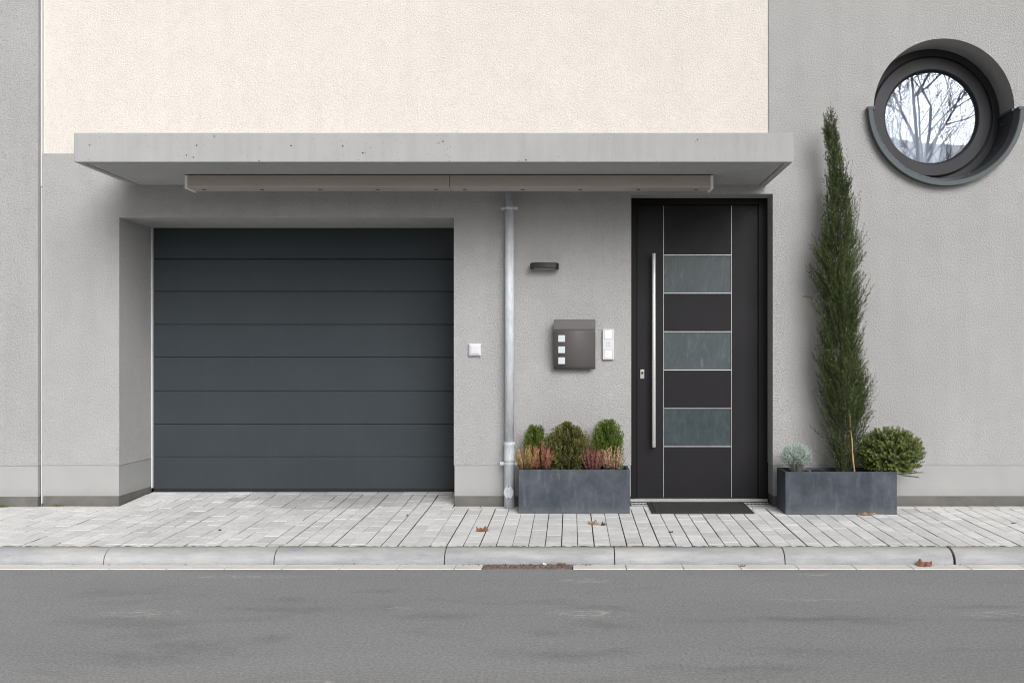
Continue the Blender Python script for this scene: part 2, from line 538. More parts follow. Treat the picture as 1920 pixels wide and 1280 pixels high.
def mk_foliage(name, dark, light, transl=0.12, rough=0.55):
    M = Mat(name, light, rough, spec=0.35)
    t = M.attr('tint').outputs['Fac']
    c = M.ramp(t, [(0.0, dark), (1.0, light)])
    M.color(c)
    tr = M.n.new('ShaderNodeBsdfTranslucent')
    M.l.new(c, tr.inputs['Color'])
    mx = M.n.new('ShaderNodeMixShader')
    mx.inputs[0].default_value = transl
    M.l.new(M.b.outputs[0], mx.inputs[1])
    M.l.new(tr.outputs[0], mx.inputs[2])
    M.l.new(mx.outputs[0], M.n['Material Output'].inputs['Surface'])
    return M.m
m_cyp = mk_foliage('cypress_sprays', (0.019, 0.030, 0.013), (0.105, 0.140, 0.038))
m_thuja = mk_foliage('fresh_green_sprays', (0.020, 0.042, 0.008), (0.16, 0.225, 0.035))
m_globe = mk_foliage('olive_sprays', (0.020, 0.028, 0.012), (0.20, 0.195, 0.06))
m_bush = mk_foliage('small_green_leaves', (0.022, 0.036, 0.013), (0.24, 0.30, 0.075), 0.14, 0.42)
m_silver = mk_foliage('silver_twigs', (0.20, 0.215, 0.19), (0.58, 0.68, 0.62), 0.15)
m_heath_y = mk_foliage('buff_heather', (0.17, 0.10, 0.03), (0.75, 0.53, 0.25), 0.2)
m_heath_o = mk_foliage('salmon_heather', (0.20, 0.075, 0.05), (0.66, 0.31, 0.21), 0.2)
m_heath_p = mk_foliage('dusky_pink_heather', (0.13, 0.045, 0.04), (0.46, 0.19, 0.17), 0.2)
m_heath_c = mk_foliage('cream_heather', (0.22, 0.12, 0.07), (0.85, 0.63, 0.42), 0.2)
m_stemb = Mat('brown_stem', (0.075, 0.05, 0.032), 0.85).m
m_bark = Mat('grey_bark', (0.075, 0.066, 0.056), 0.9).m

def mk_cane():
    M = Mat('bamboo_cane', (0.45, 0.29, 0.12), 0.5)
    M.color(M.ramp(M.noise(M.coord((30, 30, 6)), 2, 4), [(0.3, (0.36, 0.21, 0.075)), (0.7, (0.52, 0.34, 0.15))]))
    return M.m
m_cane = mk_cane()

def mk_leaf(name, a, b):
    M = Mat(name, a, 0.65)
    M.color(M.ramp(M.noise(M.coord(), 45, 4), [(0.3, a), (0.7, b)]))
    return M.m
m_leaf_r = mk_leaf('russet_dead_leaf', (0.16, 0.062, 0.035), (0.33, 0.15, 0.09))
m_leaf_t = mk_leaf('tan_dead_leaf', (0.26, 0.16, 0.095), (0.44, 0.29, 0.19))
m_leaf_d = mk_leaf('dark_dead_leaf', (0.045, 0.03, 0.02), (0.11, 0.07, 0.045))
m_paper = Mat('white_paper', (0.75, 0.73, 0.68), 0.8).m

def mk_pane():
    """coated window glass: mirrors the street, lets part of the room through"""
    M = Mat('window_glass', (0.8, 0.85, 0.9), 0.02)
    g = M.n.new('ShaderNodeBsdfGlossy')
    g.inputs['Roughness'].default_value = 0.0
    g.inputs['Color'].default_value = (0.48, 0.52, 0.62, 1)
    t = M.n.new('ShaderNodeBsdfTransparent')
    t.inputs['Color'].default_value = (0.80, 0.84, 0.90, 1)
    mx = M.n.new('ShaderNodeMixShader')
    mx.inputs[0].default_value = 0.21
    M.l.new(t.outputs[0], mx.inputs[1])
    M.l.new(g.outputs[0], mx.inputs[2])
    M.l.new(mx.outputs[0], M.n['Material Output'].inputs['Surface'])
    return M.m
m_pane = mk_pane()
m_curtain = Mat('sheer_curtain', (0.64, 0.655, 0.68), 0.9).m
m_room = Mat('room_paint', (0.5, 0.5, 0.5), 0.9).m
m_roof = Mat('roof_cap', (0.2, 0.2, 0.2), 0.7).m
def mk_ground():
    M = Mat('verge', (0.08, 0.09, 0.05), 0.95)
    M.color(M.ramp(M.noise(M.coord(), 0.6, 6), [(0.3, (0.06, 0.07, 0.03)), (0.7, (0.12, 0.12, 0.07))]))
    return M.m
m_ground = mk_ground()

# ------------------------------------------------------------------ ground: pavement, kerb, gutter, road
YK = -1.51                      # back of the kerb
def pave_z(y):
    if y <= 0: return -0.035 * (y / YK)
    return 0.030 * min(y, 0.62) / 0.62

gL, gR, gT = PX(223.5, 0), PX(851, 0), PZ(408, 0)
dL, dR, dT = PX(1183.5, 0), PX(1449, 0), PZ(363.5, 0)
XL, XR, XC = PX(80, 0), 7.0, PX(1442, 0)
ZPL, ZB, ZTOP, ZCR = PZ(872, 0), PZ(930, 0), 6.5, PZ(288, 0)
YG, YD, YW = 0.62, 0.21, 0.27

def build_pavement():
    rnd = random.Random(5)
    V, Fc, T = [], [], []
    ch = 0.0018
    def paver(x0, x1, y0, y1):
        t = 1.0 + rnd.gauss(0, 0.045)
        if rnd.random() < 0.08: t *= rnd.choice((0.90, 1.06))
        dz = rnd.gauss(0, 0.0009)
        b = len(V)
        for ins, dd in ((ch, 0.0), (0.0, -0.0022), (0.0, -0.02)):
            for x, y in ((x0 + ins, y0 + ins), (x1 - ins, y0 + ins), (x1 - ins, y1 - ins), (x0 + ins, y1 - ins)):
                V.append((x, y, pave_z(y) + dd + dz))
        Fc.append((b, b + 1, b + 2, b + 3)); T.append(t)
        for r in (0, 4):
            for k in range(4):
                Fc.append((b + r + k, b + r + 4 + k, b + r + 4 + (k + 1) % 4, b + r + (k + 1) % 4)); T.append(t * (0.95 if r == 0 else 0.30))      # joint faces stay dirty
    pitch, x_off = 0.0986, PX(1083.5, -1.51)
    k0, k1 = int((-13 - x_off) / pitch), int((12 - x_off) / pitch)
    for k in range(k0, k1):
        x0, x1 = x_off + k * pitch, x_off + (k + 1) * pitch
        g = rnd.uniform(0.0015, 0.0030)
        mid = (x0 + x1) / 2
        in_garage = gL < mid < gR
        y = YK + 0.012 - rnd.choice((0.0, 0.1, 0.07, 0.14))
        jx = rnd.gauss(0, 0.0012)
        yend = YG - 0.115 if in_garage else -0.108
        while y < yend - 0.02:
            y2 = min(y + 0.2, yend)
            if yend - y2 < 0.03: y2 = yend
            a = max(y, YK + 0.012)
            xa, xb = x0 + g + jx, x1 - g + jx
            if y2 - a > 0.015:
                if in_garage and y2 > -0.108:
                    first, last = mid - pitch < gL, mid + pitch > gR
                    if (first or last) and a < -0.14:
                        y2 = -0.108                        # cut at the line of the wall course
                    elif first: xa = gL + 0.004
                    elif last: xb = gR - 0.004
                paver(xa, xb, a + 0.0021, y2 - 0.0021)
            y = y2
    # border course along the walls and across the garage
    for (xa, xb, ya, yb) in ((-13, gL + 0.001, -0.106, -0.006), (gR - 0.001, 12, -0.106, -0.006), (gL + 0.01, gR - 0.01, YG - 0.112, YG - 0.012)):
        x = xa
        while x < xb - 0.02:
            x2 = min(x + 0.2, xb)
            paver(x + 0.002, x2 - 0.002, ya, yb)
            x = x2
    # soldier pavers inside the door recess
    me = bpy.data.meshes.new('pavement')
    me.from_pydata(V, [], Fc)
    at = me.attributes.new('tint', 'FLOAT', 'FACE')
    at.data.foreach_set('value', T)
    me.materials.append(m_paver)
    o = bpy.data.objects.new('pavement', me)
    C.objects.link(o)
    tag(o, 'light grey concrete block pavement between wall and kerb', None, None, 'structure')
    # sand bed under the joints
    bm = NB()
    ys = [YK - 0.004, 0.0, YG + 0.02]
    rows = [[bm.verts.new((x, y, pave_z(y) - 0.012)) for x in (-13, 12)] for y in ys]
    for a, b in zip(rows, rows[1:]): bm.faces.new((a[0], a[1], b[1], b[0]))
    tag(obj('pavement_bed', bm, m_sand), 'dark sand showing in the paving joints', None, None, 'structure')
build_pavement()

KB = PX(1152.5, -1.645)         # a kerb joint
def build_kerb():
    bm = NB()
    prof = [(YK - 0.001, -0.16), (YK - 0.001, -0.037)]
    prof += [(-1.522, -0.0345)]
    for k in range(0, 11):
        a = R(90) * k / 10
        prof.append((-1.535 - 0.108 * math.sin(a), -0.112 + 0.0775 * math.cos(a)))
    prof.append((-1.644, -0.16))
    rnd = random.Random(2)
    for s in range(-13, 12):
        g0 = 0.0025
        x0, x1 = KB + s + g0, KB + s + 1 - g0
        if s == 1: x1 -= 0.009
        dz, dy = rnd.gauss(0, 0.0012), rnd.gauss(0, 0.0012)
        a = [bm.verts.new((x0, y + dy, z + dz)) for y, z in prof]
        b = [bm.verts.new((x1, y + dy, z + dz)) for y, z in prof]
        n = len(prof)
        for k in range(n):
            bm.faces.new((a[k], a[(k + 1) % n], b[(k + 1) % n], b[k]))
        bm.faces.new(a[::-1]); bm.faces.new(b)
    bmesh.ops.recalc_face_normals(bm, faces=bm.faces)
    o = obj('kerb', bm, m_kerb, None, 0.003)
    tag(o, 'rounded pale concrete kerb stones', None, None, 'structure')
    bm = NB()
    box(bm, -13, 12, -1.625, YK - 0.006, -0.17, -0.077)
    tag(obj('kerb_joint_filler', bm, m_gseal), 'dark filler in the kerb joints', None, None, 'structure')
    # moss line behind the kerb
    bm = NB()
    x = -13.0
    prev = None
    while x < 12:
        w = 0.005 + 0.004 * rnd.random()
        z = -0.037 + 0.004 * rnd.random()
        cur = [bm.verts.new((x, YK + 0.013 + w * 0.3, z - 0.003)), bm.verts.new((x, YK + 0.006, z + 0.001)), bm.verts.new((x, YK - 0.004 - w * 0.5, z - 0.001))]
        if prev:
            for k in (0, 1): bm.faces.new((prev[k], prev[k + 1], cur[k + 1], cur[k]))
        prev = cur
        x += 0.02
    tag(obj('moss', bm, m_moss), 'green moss along the joint behind the kerb', 'moss', None, 'stuff')
build_kerb()

GX0, GX1 = PX(905, -1.71), PX(1074, -1.71)
def build_gutter():
    bm = NB()
    L = 0.33
    x_off = PX(1280, -1.71)
    for k in range(-40, 36):
        x0, x1 = x_off + k * L, x_off + (k + 1) * L
        if x1 < -13 or x0 > 12: continue
        segs = [(x0, x1)]
        if x0 < GX1 and x1 > GX0:
            segs = [s for s in ((x0, min(x1, GX0)), (max(x0, GX1), x1)) if s[1] - s[0] > 0.01]
        for a, b in segs:
            box(bm, a + 0.002, b - 0.002, -1.778, -1.647, -0.2, -0.1165)
    tag(obj('gutter', bm, mk_concrete('gutter_concrete', (0.72, 0.71, 0.695), False, 2.0, 0.10), None, 0.003), 'narrow pale concrete gutter strip below the kerb', None, None, 'structure')
build_gutter()

def build_road():
    bm = NB()
    xs, ys = [-60, -13, 13, 60], [-9.6, -1.779]
    for x0, x1 in zip(xs, xs[1:]):
        bm.faces.new([bm.verts.new(p) for p in ((x0, ys[0], -0.121), (x1, ys[0], -0.121), (x1, ys[1], -0.121), (x0, ys[1], -0.121))])
    tag(obj('road', bm, m_asphalt), 'worn grey asphalt road', None, None, 'structure')
    bm = NB()
    s = 300
    bm.faces.new([bm.verts.new(p) for p in ((-s, -s, -0.135), (s, -s, -0.135), (s, s, -0.135), (-s, s, -0.135))])
    tag(obj('ground', bm, m_ground), 'ground round the street', None, None, 'structure')
build_road()

# ------------------------------------------------------------------ house
house = thing('house', (0, 0, 0), 'grey rendered house with cream upper wall, garage door, front door and round window', 'house')
WX, WZ, WR = PX(1770, 0), PZ(204.5, 0), 132 * CD / F

def build_wall():
    bm = NB()
    outline = [(XL, ZPL), (gL, ZPL), (gL, gT), (gR, gT), (gR, ZPL), (dL, ZPL), (dL, dT), (dR, dT), (dR, ZPL), (XR, ZPL), (XR, ZTOP), (XC, ZTOP), (XC, ZCR), (XL, ZCR)]
    v = [bm.verts.new((x, 0, z)) for x, z in outline]
    ed = [bm.edges.new((v[i], v[(i + 1) % len(v)])) for i in range(len(v))]
    n = 96
    c = [bm.verts.new((WX + WR * math.cos(2 * math.pi * k / n), 0, WZ + WR * math.sin(2 * math.pi * k / n))) for k in range(n)]
    ed += [bm.edges.new((c[i], c[(i + 1) % n])) for i in range(n)]
    bmesh.ops.triangle_fill(bm, use_beauty=True, use_dissolve=False, edges=ed)
    # faces inside the circle must stay open
    for f in [f for f in bm.faces if (Vector((f.calc_center_median().x - WX, f.calc_center_median().z - WZ))).length < WR * 0.98 and all(x in c for x in f.verts)]:
        bm.faces.remove(f)
    ret = bmesh.ops.extrude_face_region(bm, geom=bm.faces[:])
    bmesh.ops.translate(bm, verts=[g for g in ret['geom'] if isinstance(g, bmesh.types.BMVert)], vec=(0, YG + 0.02, 0))
    bmesh.ops.recalc_face_normals(bm, faces=bm.faces)
    o = obj('wall', bm, m_plaster, house)
    return o
build_wall()
bm = NB(); box(bm, XL + 0.001, XC - 0.001, 0.012, 0.6, ZCR + 0.001, ZTOP)
o = obj('upper_wall', bm, m_cream, house); o['label'] = 'cream rendered upper wall panel'
o.name = 'upper_wall'
for a, b in ((XL, gL), (gR, dL), (dR, XR)):
    ia, ib = (0 if a == XL else 1), (0 if b == XR else 1)
    boxobj('plinth', m_plinth, house, a + 0.004 * ia, b - 0.004 * ib, 0.005, YG + 0.01, ZB, ZPL - 0.001, 0.002)
    boxobj('base_strip', m_base, house, a + 0.006 * ia, b - 0.006 * ib, 0.008, YG + 0.005, -0.1, ZB - 0.001)
bm = NB()                                   # the rest of the house behind the front
x0, x1, y0, y1, z0, z1 = XL + 0.01, XR - 0.01, 0.63, 8.0, -0.1, ZTOP - 0.01
v = box(bm, x0, x1, y0, y1, z0, z1)
bm.faces.ensure_lookup_table()
for f in [f for f in bm.faces if abs(f.calc_center_median().y - y0) < 1e-4]: bm.faces.remove(f)
obj('rear_walls', bm, m_plaster_b, house)
boxobj('roof', m_roof, house, XL - 0.02, XR + 0.15, -0.15, 8.15, ZTOP + 0.002, ZTOP + 0.2)

def build_canopy():
    bm = NB()
    yf = -0.93
    xa, xb = PX(138, yf), PX(1487, yf)
    zb, zt = PZ(304, yf), PZ(249, yf)
    box(bm, xa, xb, yf, 0.05, zb, zt)
    bmesh.ops.recalc_face_normals(bm, faces=bm.faces)
    bot = [f for f in bm.faces if f.normal.z < -0.9]
    bmesh.ops.inset_region(bm, faces=bot, thickness=0.065)
    bot = [f for f in bm.faces if f.normal.z < -0.9 and f.calc_area() > 2.0]
    r = bmesh.ops.inset_region(bm, faces=bot, thickness=0.02)
    # sink the narrow ring as a drip groove
    ring = r['faces']
    ret = bmesh.ops.extrude_face_region(bm, geom=ring)
    bmesh.ops.translate(bm, verts=[g for g in ret['geom'] if isinstance(g, bmesh.types.BMVert)], vec=(0, 0, 0.014))
    bmesh.ops.delete(bm, geom=ring, context='FACES')
    bmesh.ops.recalc_face_normals(bm, faces=bm.faces)
    o = obj('canopy', bm, m_concrete, house, 0.006)
    o['label'] = 'cast concrete canopy slab over garage and door'
build_canopy()

def build_garage_door():
    # sectional door
    bm = NB()
    x0, x1 = gL + 0.012, gR + 0.012
    ys = [428, 485, 546, 608, 669.5, 732.5, 795, 856, 916]
    zs = [PZ(y, YG) for y in ys]
    zs[0] = gT + 0.06
    for a, b in zip(zs, zs[1:]):
        z1, z0 = a - 0.0006, b + 0.0008
        pts = [(YG + 0.04, z0), (YG + 0.008, z0), (YG + 0.0010, z0 + 0.0015), (YG, z0 + 0.003), (YG, z1 - 0.012), (YG + 0.006, z1 - 0.0015), (YG + 0.008, z1), (YG + 0.04, z1)]
        va = [bm.verts.new((x0, y, z)) for y, z in pts]
        vb = [bm.verts.new((x1, y, z)) for y, z in pts]
        n = len(pts)
        for k in range(n): bm.faces.new((va[k], va[(k + 1) % n], vb[(k + 1) % n], vb[k]))
        bm.faces.new(va[::-1]); bm.faces.new(vb)
    bmesh.ops.recalc_face_normals(bm, faces=bm.faces)
    g = obj('garage_door', bm, m_gdoor, house)
    g['label'] = 'anthracite sectional garage door with eight horizontal panels'
    bm = NB()
    box(bm, x0, x1, YG + 0.006, YG + 0.05, pave_z(YG) - 0.02, PZ(916, YG) + 0.002)
    box(bm, x0, x1, YG - 0.004, YG + 0.005, pave_z(YG) - 0.02, PZ(919.5, YG))
    obj('rubber_seal', bm, m_gseal, g)
    boxobj('jamb_strip', m_white_pvc, g, gL + 0.001, gL + 0.011, YG - 0.02, YG + 0.02, 0.062, gT - 0.001)
    # dark void behind the section joints
    boxobj('backing', m_gseal, g, x0 - 0.005, x1 + 0.005, YG + 0.045, YG + 0.06, 0.0, gT + 0.1)
build_garage_door()

def build_front_door():
    y = YD
    x0, x1 = dL - 0.03, PX(1437, y)
    zt, zb = PZ(371, y) + 0.02, 0.012
    jl, jr, jt = PX(1194, y), PX(1422, y), PZ(384, y)
    bm = NB()
    box(bm, x0, jl, y, y + 0.08, zb, zt)
    box(bm, jr, dR + 0.03, y, y + 0.08, zb, zt)
    box(bm, jl, jr, y, y + 0.08, jt, zt)
    d = obj('front_door', bm, m_doorframe, house, 0.003)
    d['label'] = 'anthracite front door with three frosted glass bands'
    gx0, gx1 = PX(1244.5, y), PX(1372, y)
    yl = y + 0.012
    lx0, lx1, lz0, lz1 = jl + 0.003, jr - 0.003, PZ(932, y), jt - 0.004
    rows = [PZ(p, y) for p in (478, 549.5, 621.5, 693.5, 765.5, 837)]
    panes = [(rows[1], rows[0]), (rows[3], rows[2]), (rows[5], rows[4])]
    # leaf: stiles and rails round the three panes
    bm = NB()
    box(bm, lx0, gx0, yl, yl + 0.06, lz0, lz1)
    box(bm, gx1, lx1, yl, yl + 0.06, lz0, lz1)
    zs = [lz1, rows[0], rows[1], rows[2], rows[3], rows[4], rows[5], lz0]
    for k in (0, 2, 4, 6): box(bm, gx0 + 0.0015, gx1 - 0.0015, yl + 0.001, yl + 0.06, zs[k + 1], zs[k])
    obj('leaf', bm, m_door, d, 0.0015)
    for z0, z1 in panes:
        boxobj('pane', m_frost_low if z0 < 0.8 else m_frost, d, gx0 + 0.002, gx1 - 0.002, yl + 0.010, yl + 0.03, z0 + 0.001, z1 - 0.001)
    bm = NB()
    w = 0.0024
    for gx in (gx0, gx1): box(bm, gx - w / 2, gx + w / 2, yl - 0.0015, yl + 0.006, lz0, lz1)
    for z in rows: box(bm, gx0 + w, gx1 - w, yl - 0.0015, yl + 0.008, z - 0.0022, z + 0.0022)
    obj('inlay', bm, m_inlay, d)
    # long bar handle with two stand-offs
    hy = yl - 0.06
    hx = PX(1226, hy)
    z0, z1 = PZ(838, hy), PZ(475, hy)
    bm = NB()
    lathe_z(bm, hx, hy, [(0.0135, z0), (0.0150, z0 + 0.002), (0.0150, z1 - 0.002), (0.0135, z1)], 24)
    for z in (z0 + 0.09, z1 - 0.09):
        tube(bm, [Vector((hx, hy, z)), Vector((hx, yl + 0.001, z))], [0.009, 0.009], 14)
    obj('handle', bm, m_steel, d, 0, True)
    lx = PX(1204, yl)
    bm = NB(); box(bm, lx - 0.017, lx + 0.017, yl - 0.010, yl, PZ(710, yl), PZ(692.5, yl))
    obj('lock_plate', bm, m_lock, d, 0.003)
    bm = NB(); z = PZ(699, yl)
    tube(bm, [Vector((lx, yl - 0.0112, z)), Vector((lx, yl - 0.008, z))], [0.009, 0.009], 18)
    obj('keyhole', bm, m_hole, d)
    bm = NB()
    box(bm, dL + 0.002, dR - 0.002, y - 0.03, y + 0.07, 0.006, PZ(934.5, y))
    obj('threshold', bm, m_alu, d, 0.003)
    bm = NB()
    box(bm, lx0, lx1, yl + 0.004, yl + 0.05, PZ(934.5, y) + 0.0005, lz0)
    obj('bottom_seal', bm, m_gseal, d)
    # floor of the recess
    bm = NB()
    box(bm, dL + 0.001, dR - 0.001, 0.0, y - 0.031, -0.07, -0.030)
    box(bm, dL + 0.001, dR - 0.001, 0.0, 0.029, -0.029, 0.0015)
    obj('recess_floor', bm, m_plinth, d)
build_front_door()

def build_window():
    y = YW
    bm = NB()
    ri, ro = 0.468, WR + 0.03
    lathe_y(bm, WX, WZ, [(ri, y), (ro, y), (ro, y + 0.08), (ri, y + 0.08), (ri, y)], 96)
    w = obj('round_window', bm, m_winframe, house, 0.002)
    w['label'] = 'round porthole window in a dark frame'
    gr = 0.347
    bm = NB()
    lathe_y(bm, WX - 0.004, WZ, [(gr, y + 0.02), (gr + 0.012, y + 0.004), (gr + 0.012, y - 0.010), (gr + 0.018, y - 0.016), (0.448, y - 0.016), (0.455, y - 0.008), (0.455, y + 0.07), (gr, y + 0.07), (gr, y + 0.02)], 96)
    obj('sash', bm, m_winframe, w)
    bm = NB()
    lathe_y(bm, WX, WZ, [(0.450, y + 0.012), (0.475, y + 0.012), (0.475, y + 0.05), (0.450, y + 0.05), (0.450, y + 0.012)], 96)
    obj('gasket', bm, m_gseal, w)
    bm = NB()
    n = 72
    a = [bm.verts.new((WX + 0.35 * math.cos(2 * math.pi * k / n), y + 0.024, WZ + 0.35 * math.sin(2 * math.pi * k / n))) for k in range(n)]
    f = bm.faces.new(a)
    f.normal_update()
    if f.normal.y > 0: f.normal_flip()
    obj('pane', bm, m_pane, w)
    # sheer curtain hanging inside, with a gap to the right
    bm = NB()
    for xa, xb in ((-0.46, 0.17), (0.23, 0.47)):
        prev = None
        k, n = 0, int((xb - xa) / 0.008)
        for k in range(n + 1):
            x = xa + (xb - xa) * k / n
            yy = 0.47 + 0.022 * math.sin(x * 62) + 0.01 * math.sin(x * 23 + 1)
            h = math.sqrt(max(0.0, 0.505 ** 2 - x * x))
            cur = (bm.verts.new((WX + x, yy, WZ - h)), bm.verts.new((WX + x, yy, WZ + h)))
            if prev: bm.faces.new((prev[0], cur[0], cur[1], prev[1]))
            prev = cur
    obj('curtain', bm, m_curtain, w, 0, True)
    # half-round metal sill lining the lower half and standing proud of the wall
    bm = NB()
    ri, rf, re = WR - 0.004, WR + 0.022, WR + 0.053
    yp = -0.06
    lathe_y(bm, WX, WZ, [(rf, yp), (re, yp), (re, -0.0015), (re - 0.004, -0.0015), (re - 0.004, yp + 0.004), (rf + 0.003, yp + 0.004), (ri + 0.003, -0.002), (ri + 0.003, y - 0.004), (ri, y - 0.004), (ri, -0.002), (rf, yp)], 64, R(180), R(360))
    s = obj('sill', bm, m_zinc_dark, w)
    bm = NB()
    lathe_y(bm, WX, WZ, [(rf - 0.0045, yp + 0.005), (rf - 0.002, yp + 0.005), (ri - 0.001, -0.002), (ri - 0.001, y - 0.006), (ri - 0.0035, y - 0.006), (ri - 0.0035, -0.002), (rf - 0.0045, yp + 0.005)], 64, R(180.5), R(359.5))
    obj('sill_lining', bm, m_sill_in, w)
    # folded caps at the two upper ends
    for sgn in (-1, 1):
        xa, xb = sorted((WX + sgn * (re + 0.006), WX + sgn * (rf - 0.014)))
        bm = NB()
        box(bm, xa, xb, yp - 0.003, -0.003, WZ - 0.016, WZ + 0.005)
        if sgn > 0:                          # the folded end runs back to the frame
            box(bm, WX + ri - 0.016, WX + ri - 0.002, -0.0031, y - 0.01, WZ - 0.015, WZ + 0.0045)
        obj('sill_cap', bm, m_zinc_dark, w, 0.002)
    for an, yy in ((-8, 0.20), (-31, 0.16), (-62, 0.14)):
        bm = NB()
        p = Vector((WX + (ri - 0.004) * math.cos(R(an)), yy, WZ + (ri - 0.004) * math.sin(R(an))))
        dirn = Vector((-math.cos(R(an)), 0, -math.sin(R(an))))
        tube(bm, [p, p + dirn * 0.003], [0.005, 0.0035], 10)
        obj('screw', bm, m_alu, w)
build_window()

# neighbour and joint profile on the left
XN = PX(71, -0.04)
nb = thing('neighbouring_house', (-7.0, 0, 0), 'plain pale grey rendered house wall at the left edge, beside the white joint strip', 'house')
boxobj('wall', m_plaster_b, nb, -13.0, XN, -0.04, 8.0, ZPL, ZTOP + 0.4)
boxobj('plinth', m_plinth, nb, -12.998, XN - 0.003, -0.036, 7.99, ZB, ZPL - 0.001, 0.002)
boxobj('base_strip', m_base, nb, -12.995, XN - 0.006, -0.033, 7.98, -0.1, ZB - 0.001)
js = thing('joint_profile', (PX(78, 0), 0, 0), 'thin white vertical joint strip between the two rendered walls', 'joint strip')
xa, xb = XN + 0.002, XL - 0.001
boxobj('upper_strip', m_white_pvc, js, xa + 0.004, xb, -0.012, 0.10, PZ(350, 0), ZTOP, 0.002)
boxobj('lower_strip', m_white_pvc, js, xa + 0.006, xb, -0.008, 0.10, 0.02, PZ(351.5, 0), 0.002)
boxobj('sealant', m_plaster_b, js, xa - 0.001, xa + 0.003, 0.004, 0.09, 0.0, ZTOP)

# ------------------------------------------------------------------ fittings on the wall
def build_awning():
    yf = -0.47
    x0, x1 = PX(352, yf), PX(1332, yf)
    zt, zb = PZ(304, -0.93) - 0.006, PZ(351.5, yf)
    t = thing('awning_box', ((x0 + x1) / 2, yf + 0.09, zb), 'long beige metal box in two lengths with pale end caps under the canopy', 'awning box')
    xm = PX(843, yf)
    for a, b in ((x0, xm - 0.0015), (xm + 0.0015, x1)):
        pts = [(yf, zt), (yf, zb + 0.010), (yf + 0.004, zb), (yf + 0.175, zb - 0.001), (yf + 0.175, zt)]
        bm = NB()
        va = [bm.verts.new((a, y, z)) for y, z in pts]
        vb = [bm.verts.new((b, y, z)) for y, z in pts]
        n = len(pts)
        for k in range(n): bm.faces.new((va[k], va[(k + 1) % n], vb[(k + 1) % n], vb[k]))
        bm.faces.new(va[::-1]); bm.faces.new(vb)
        bmesh.ops.recalc_face_normals(bm, faces=bm.faces)
        obj('casing', bm, m_awning, t, 0.002)
    for a, b in ((PX(346.5, yf), x0 - 0.0005), (x1 + 0.0005, PX(1337.5, yf))):
        boxobj('end_cap', m_awning_cap, t, a, b, yf - 0.006, yf + 0.182, zb - 0.008, zt, 0.002)
    for px in (382, 491, 600, 708, 817, 871, 979.5, 1088, 1197, 1305):
        x = PX(px, yf + 0.08)
        bm = NB(); box(bm, x - 0.012, x + 0.012, yf + 0.07, yf + 0.10, zb - 0.0022, zb - 0.0012)
        obj('drain_slot', bm, m_hole, t)
build_awning()

def build_downpipe():
    cx, cy = PX(955.5, -0.07), -0.075
    zt = PZ(358, -0.05)
    t = thing('downpipe', (cx, cy, pave_z(cy)), 'galvanised zinc rain downpipe running down the wall left of the slate planter', 'downpipe')
    zj = PZ(828, cy)
    bm = NB()
    lathe_z(bm, cx, cy, [(0.0335, zj - 0.1), (0.0335, PZ(304, -0.93) + 0.02)], 32)
    obj('pipe', bm, m_zinc, t, 0, True)
    bm = NB()
    z0 = pave_z(cy) - 0.01
    lathe_z(bm, cx, cy, [(0.039, z0), (0.039, zj - 0.140), (0.0415, zj - 0.136), (0.0415, zj - 0.126), (0.0395, zj - 0.122), (0.0395, zj - 0.030), (0.0425, zj - 0.026), (0.0425, zj - 0.008), (0.040, zj - 0.002), (0.0345, zj)], 32)
    obj('standpipe', bm, m_zinc, t, 0, True)
    for z, ears in ((PZ(391, cy), (-1, 1)), (PZ(868.5, cy), (-1, 1))):
        r = 0.0345 if z > 1 else 0.0415
        bm = NB()
        lathe_z(bm, cx, cy, [(r, z - 0.009), (r + 0.0025, z - 0.009), (r + 0.0025, z + 0.009), (r, z + 0.009)], 32, False)
        for s in ears:
            xa, xb = sorted((cx + s * r, cx + s * (r + 0.028)))
            box(bm, xa, xb, cy - 0.006, cy - 0.002, z - 0.012, z + 0.012)
            xs = cx + s * (r + 0.015)
            tube(bm, [Vector((xs, cy - 0.010, z)), Vector((xs, cy - 0.005, z))], [0.006, 0.006], 8)
        box(bm, cx - 0.006, cx + 0.006, cy + r, 0.0, z - 0.006, z + 0.006)
        obj('clamp', bm, m_zinc, t, 0.0015)
    # inspection cover, an eye-shaped plate with two bolts
    zc = PZ(922.5, -0.115)
    bm = NB()
    pts = []
    for k in range(40):
        a = 2 * math.pi * k / 40
        rr = 0.0365 + 0.0135 * abs(math.sin(a)) ** 5
        pts.append((cx - 0.004 + rr * math.cos(a), zc + rr * math.sin(a)))
    prism_xz(bm, pts, cy - 0.046, cy - 0.030)
    cv = obj('inspection_cover', bm, m_zinc, t, 0.002)
    bm = NB()
    lathe_y(bm, cx - 0.004, zc, [(0.020, cy - 0.0455), (0.020, cy - 0.049), (0.025, cy - 0.049), (0.025, cy - 0.0455)], 32)
    obj('cover_rim', bm, m_zinc, cv)
    for s in (-1, 1):
        bm = NB()
        p = Vector((cx - 0.004, cy - 0.051, zc + s * 0.043))
        tube(bm, [p, p + Vector((0, 0.006, 0))], [0.0045, 0.005], 8)
        obj('bolt', bm, m_hole, cv)
build_downpipe()

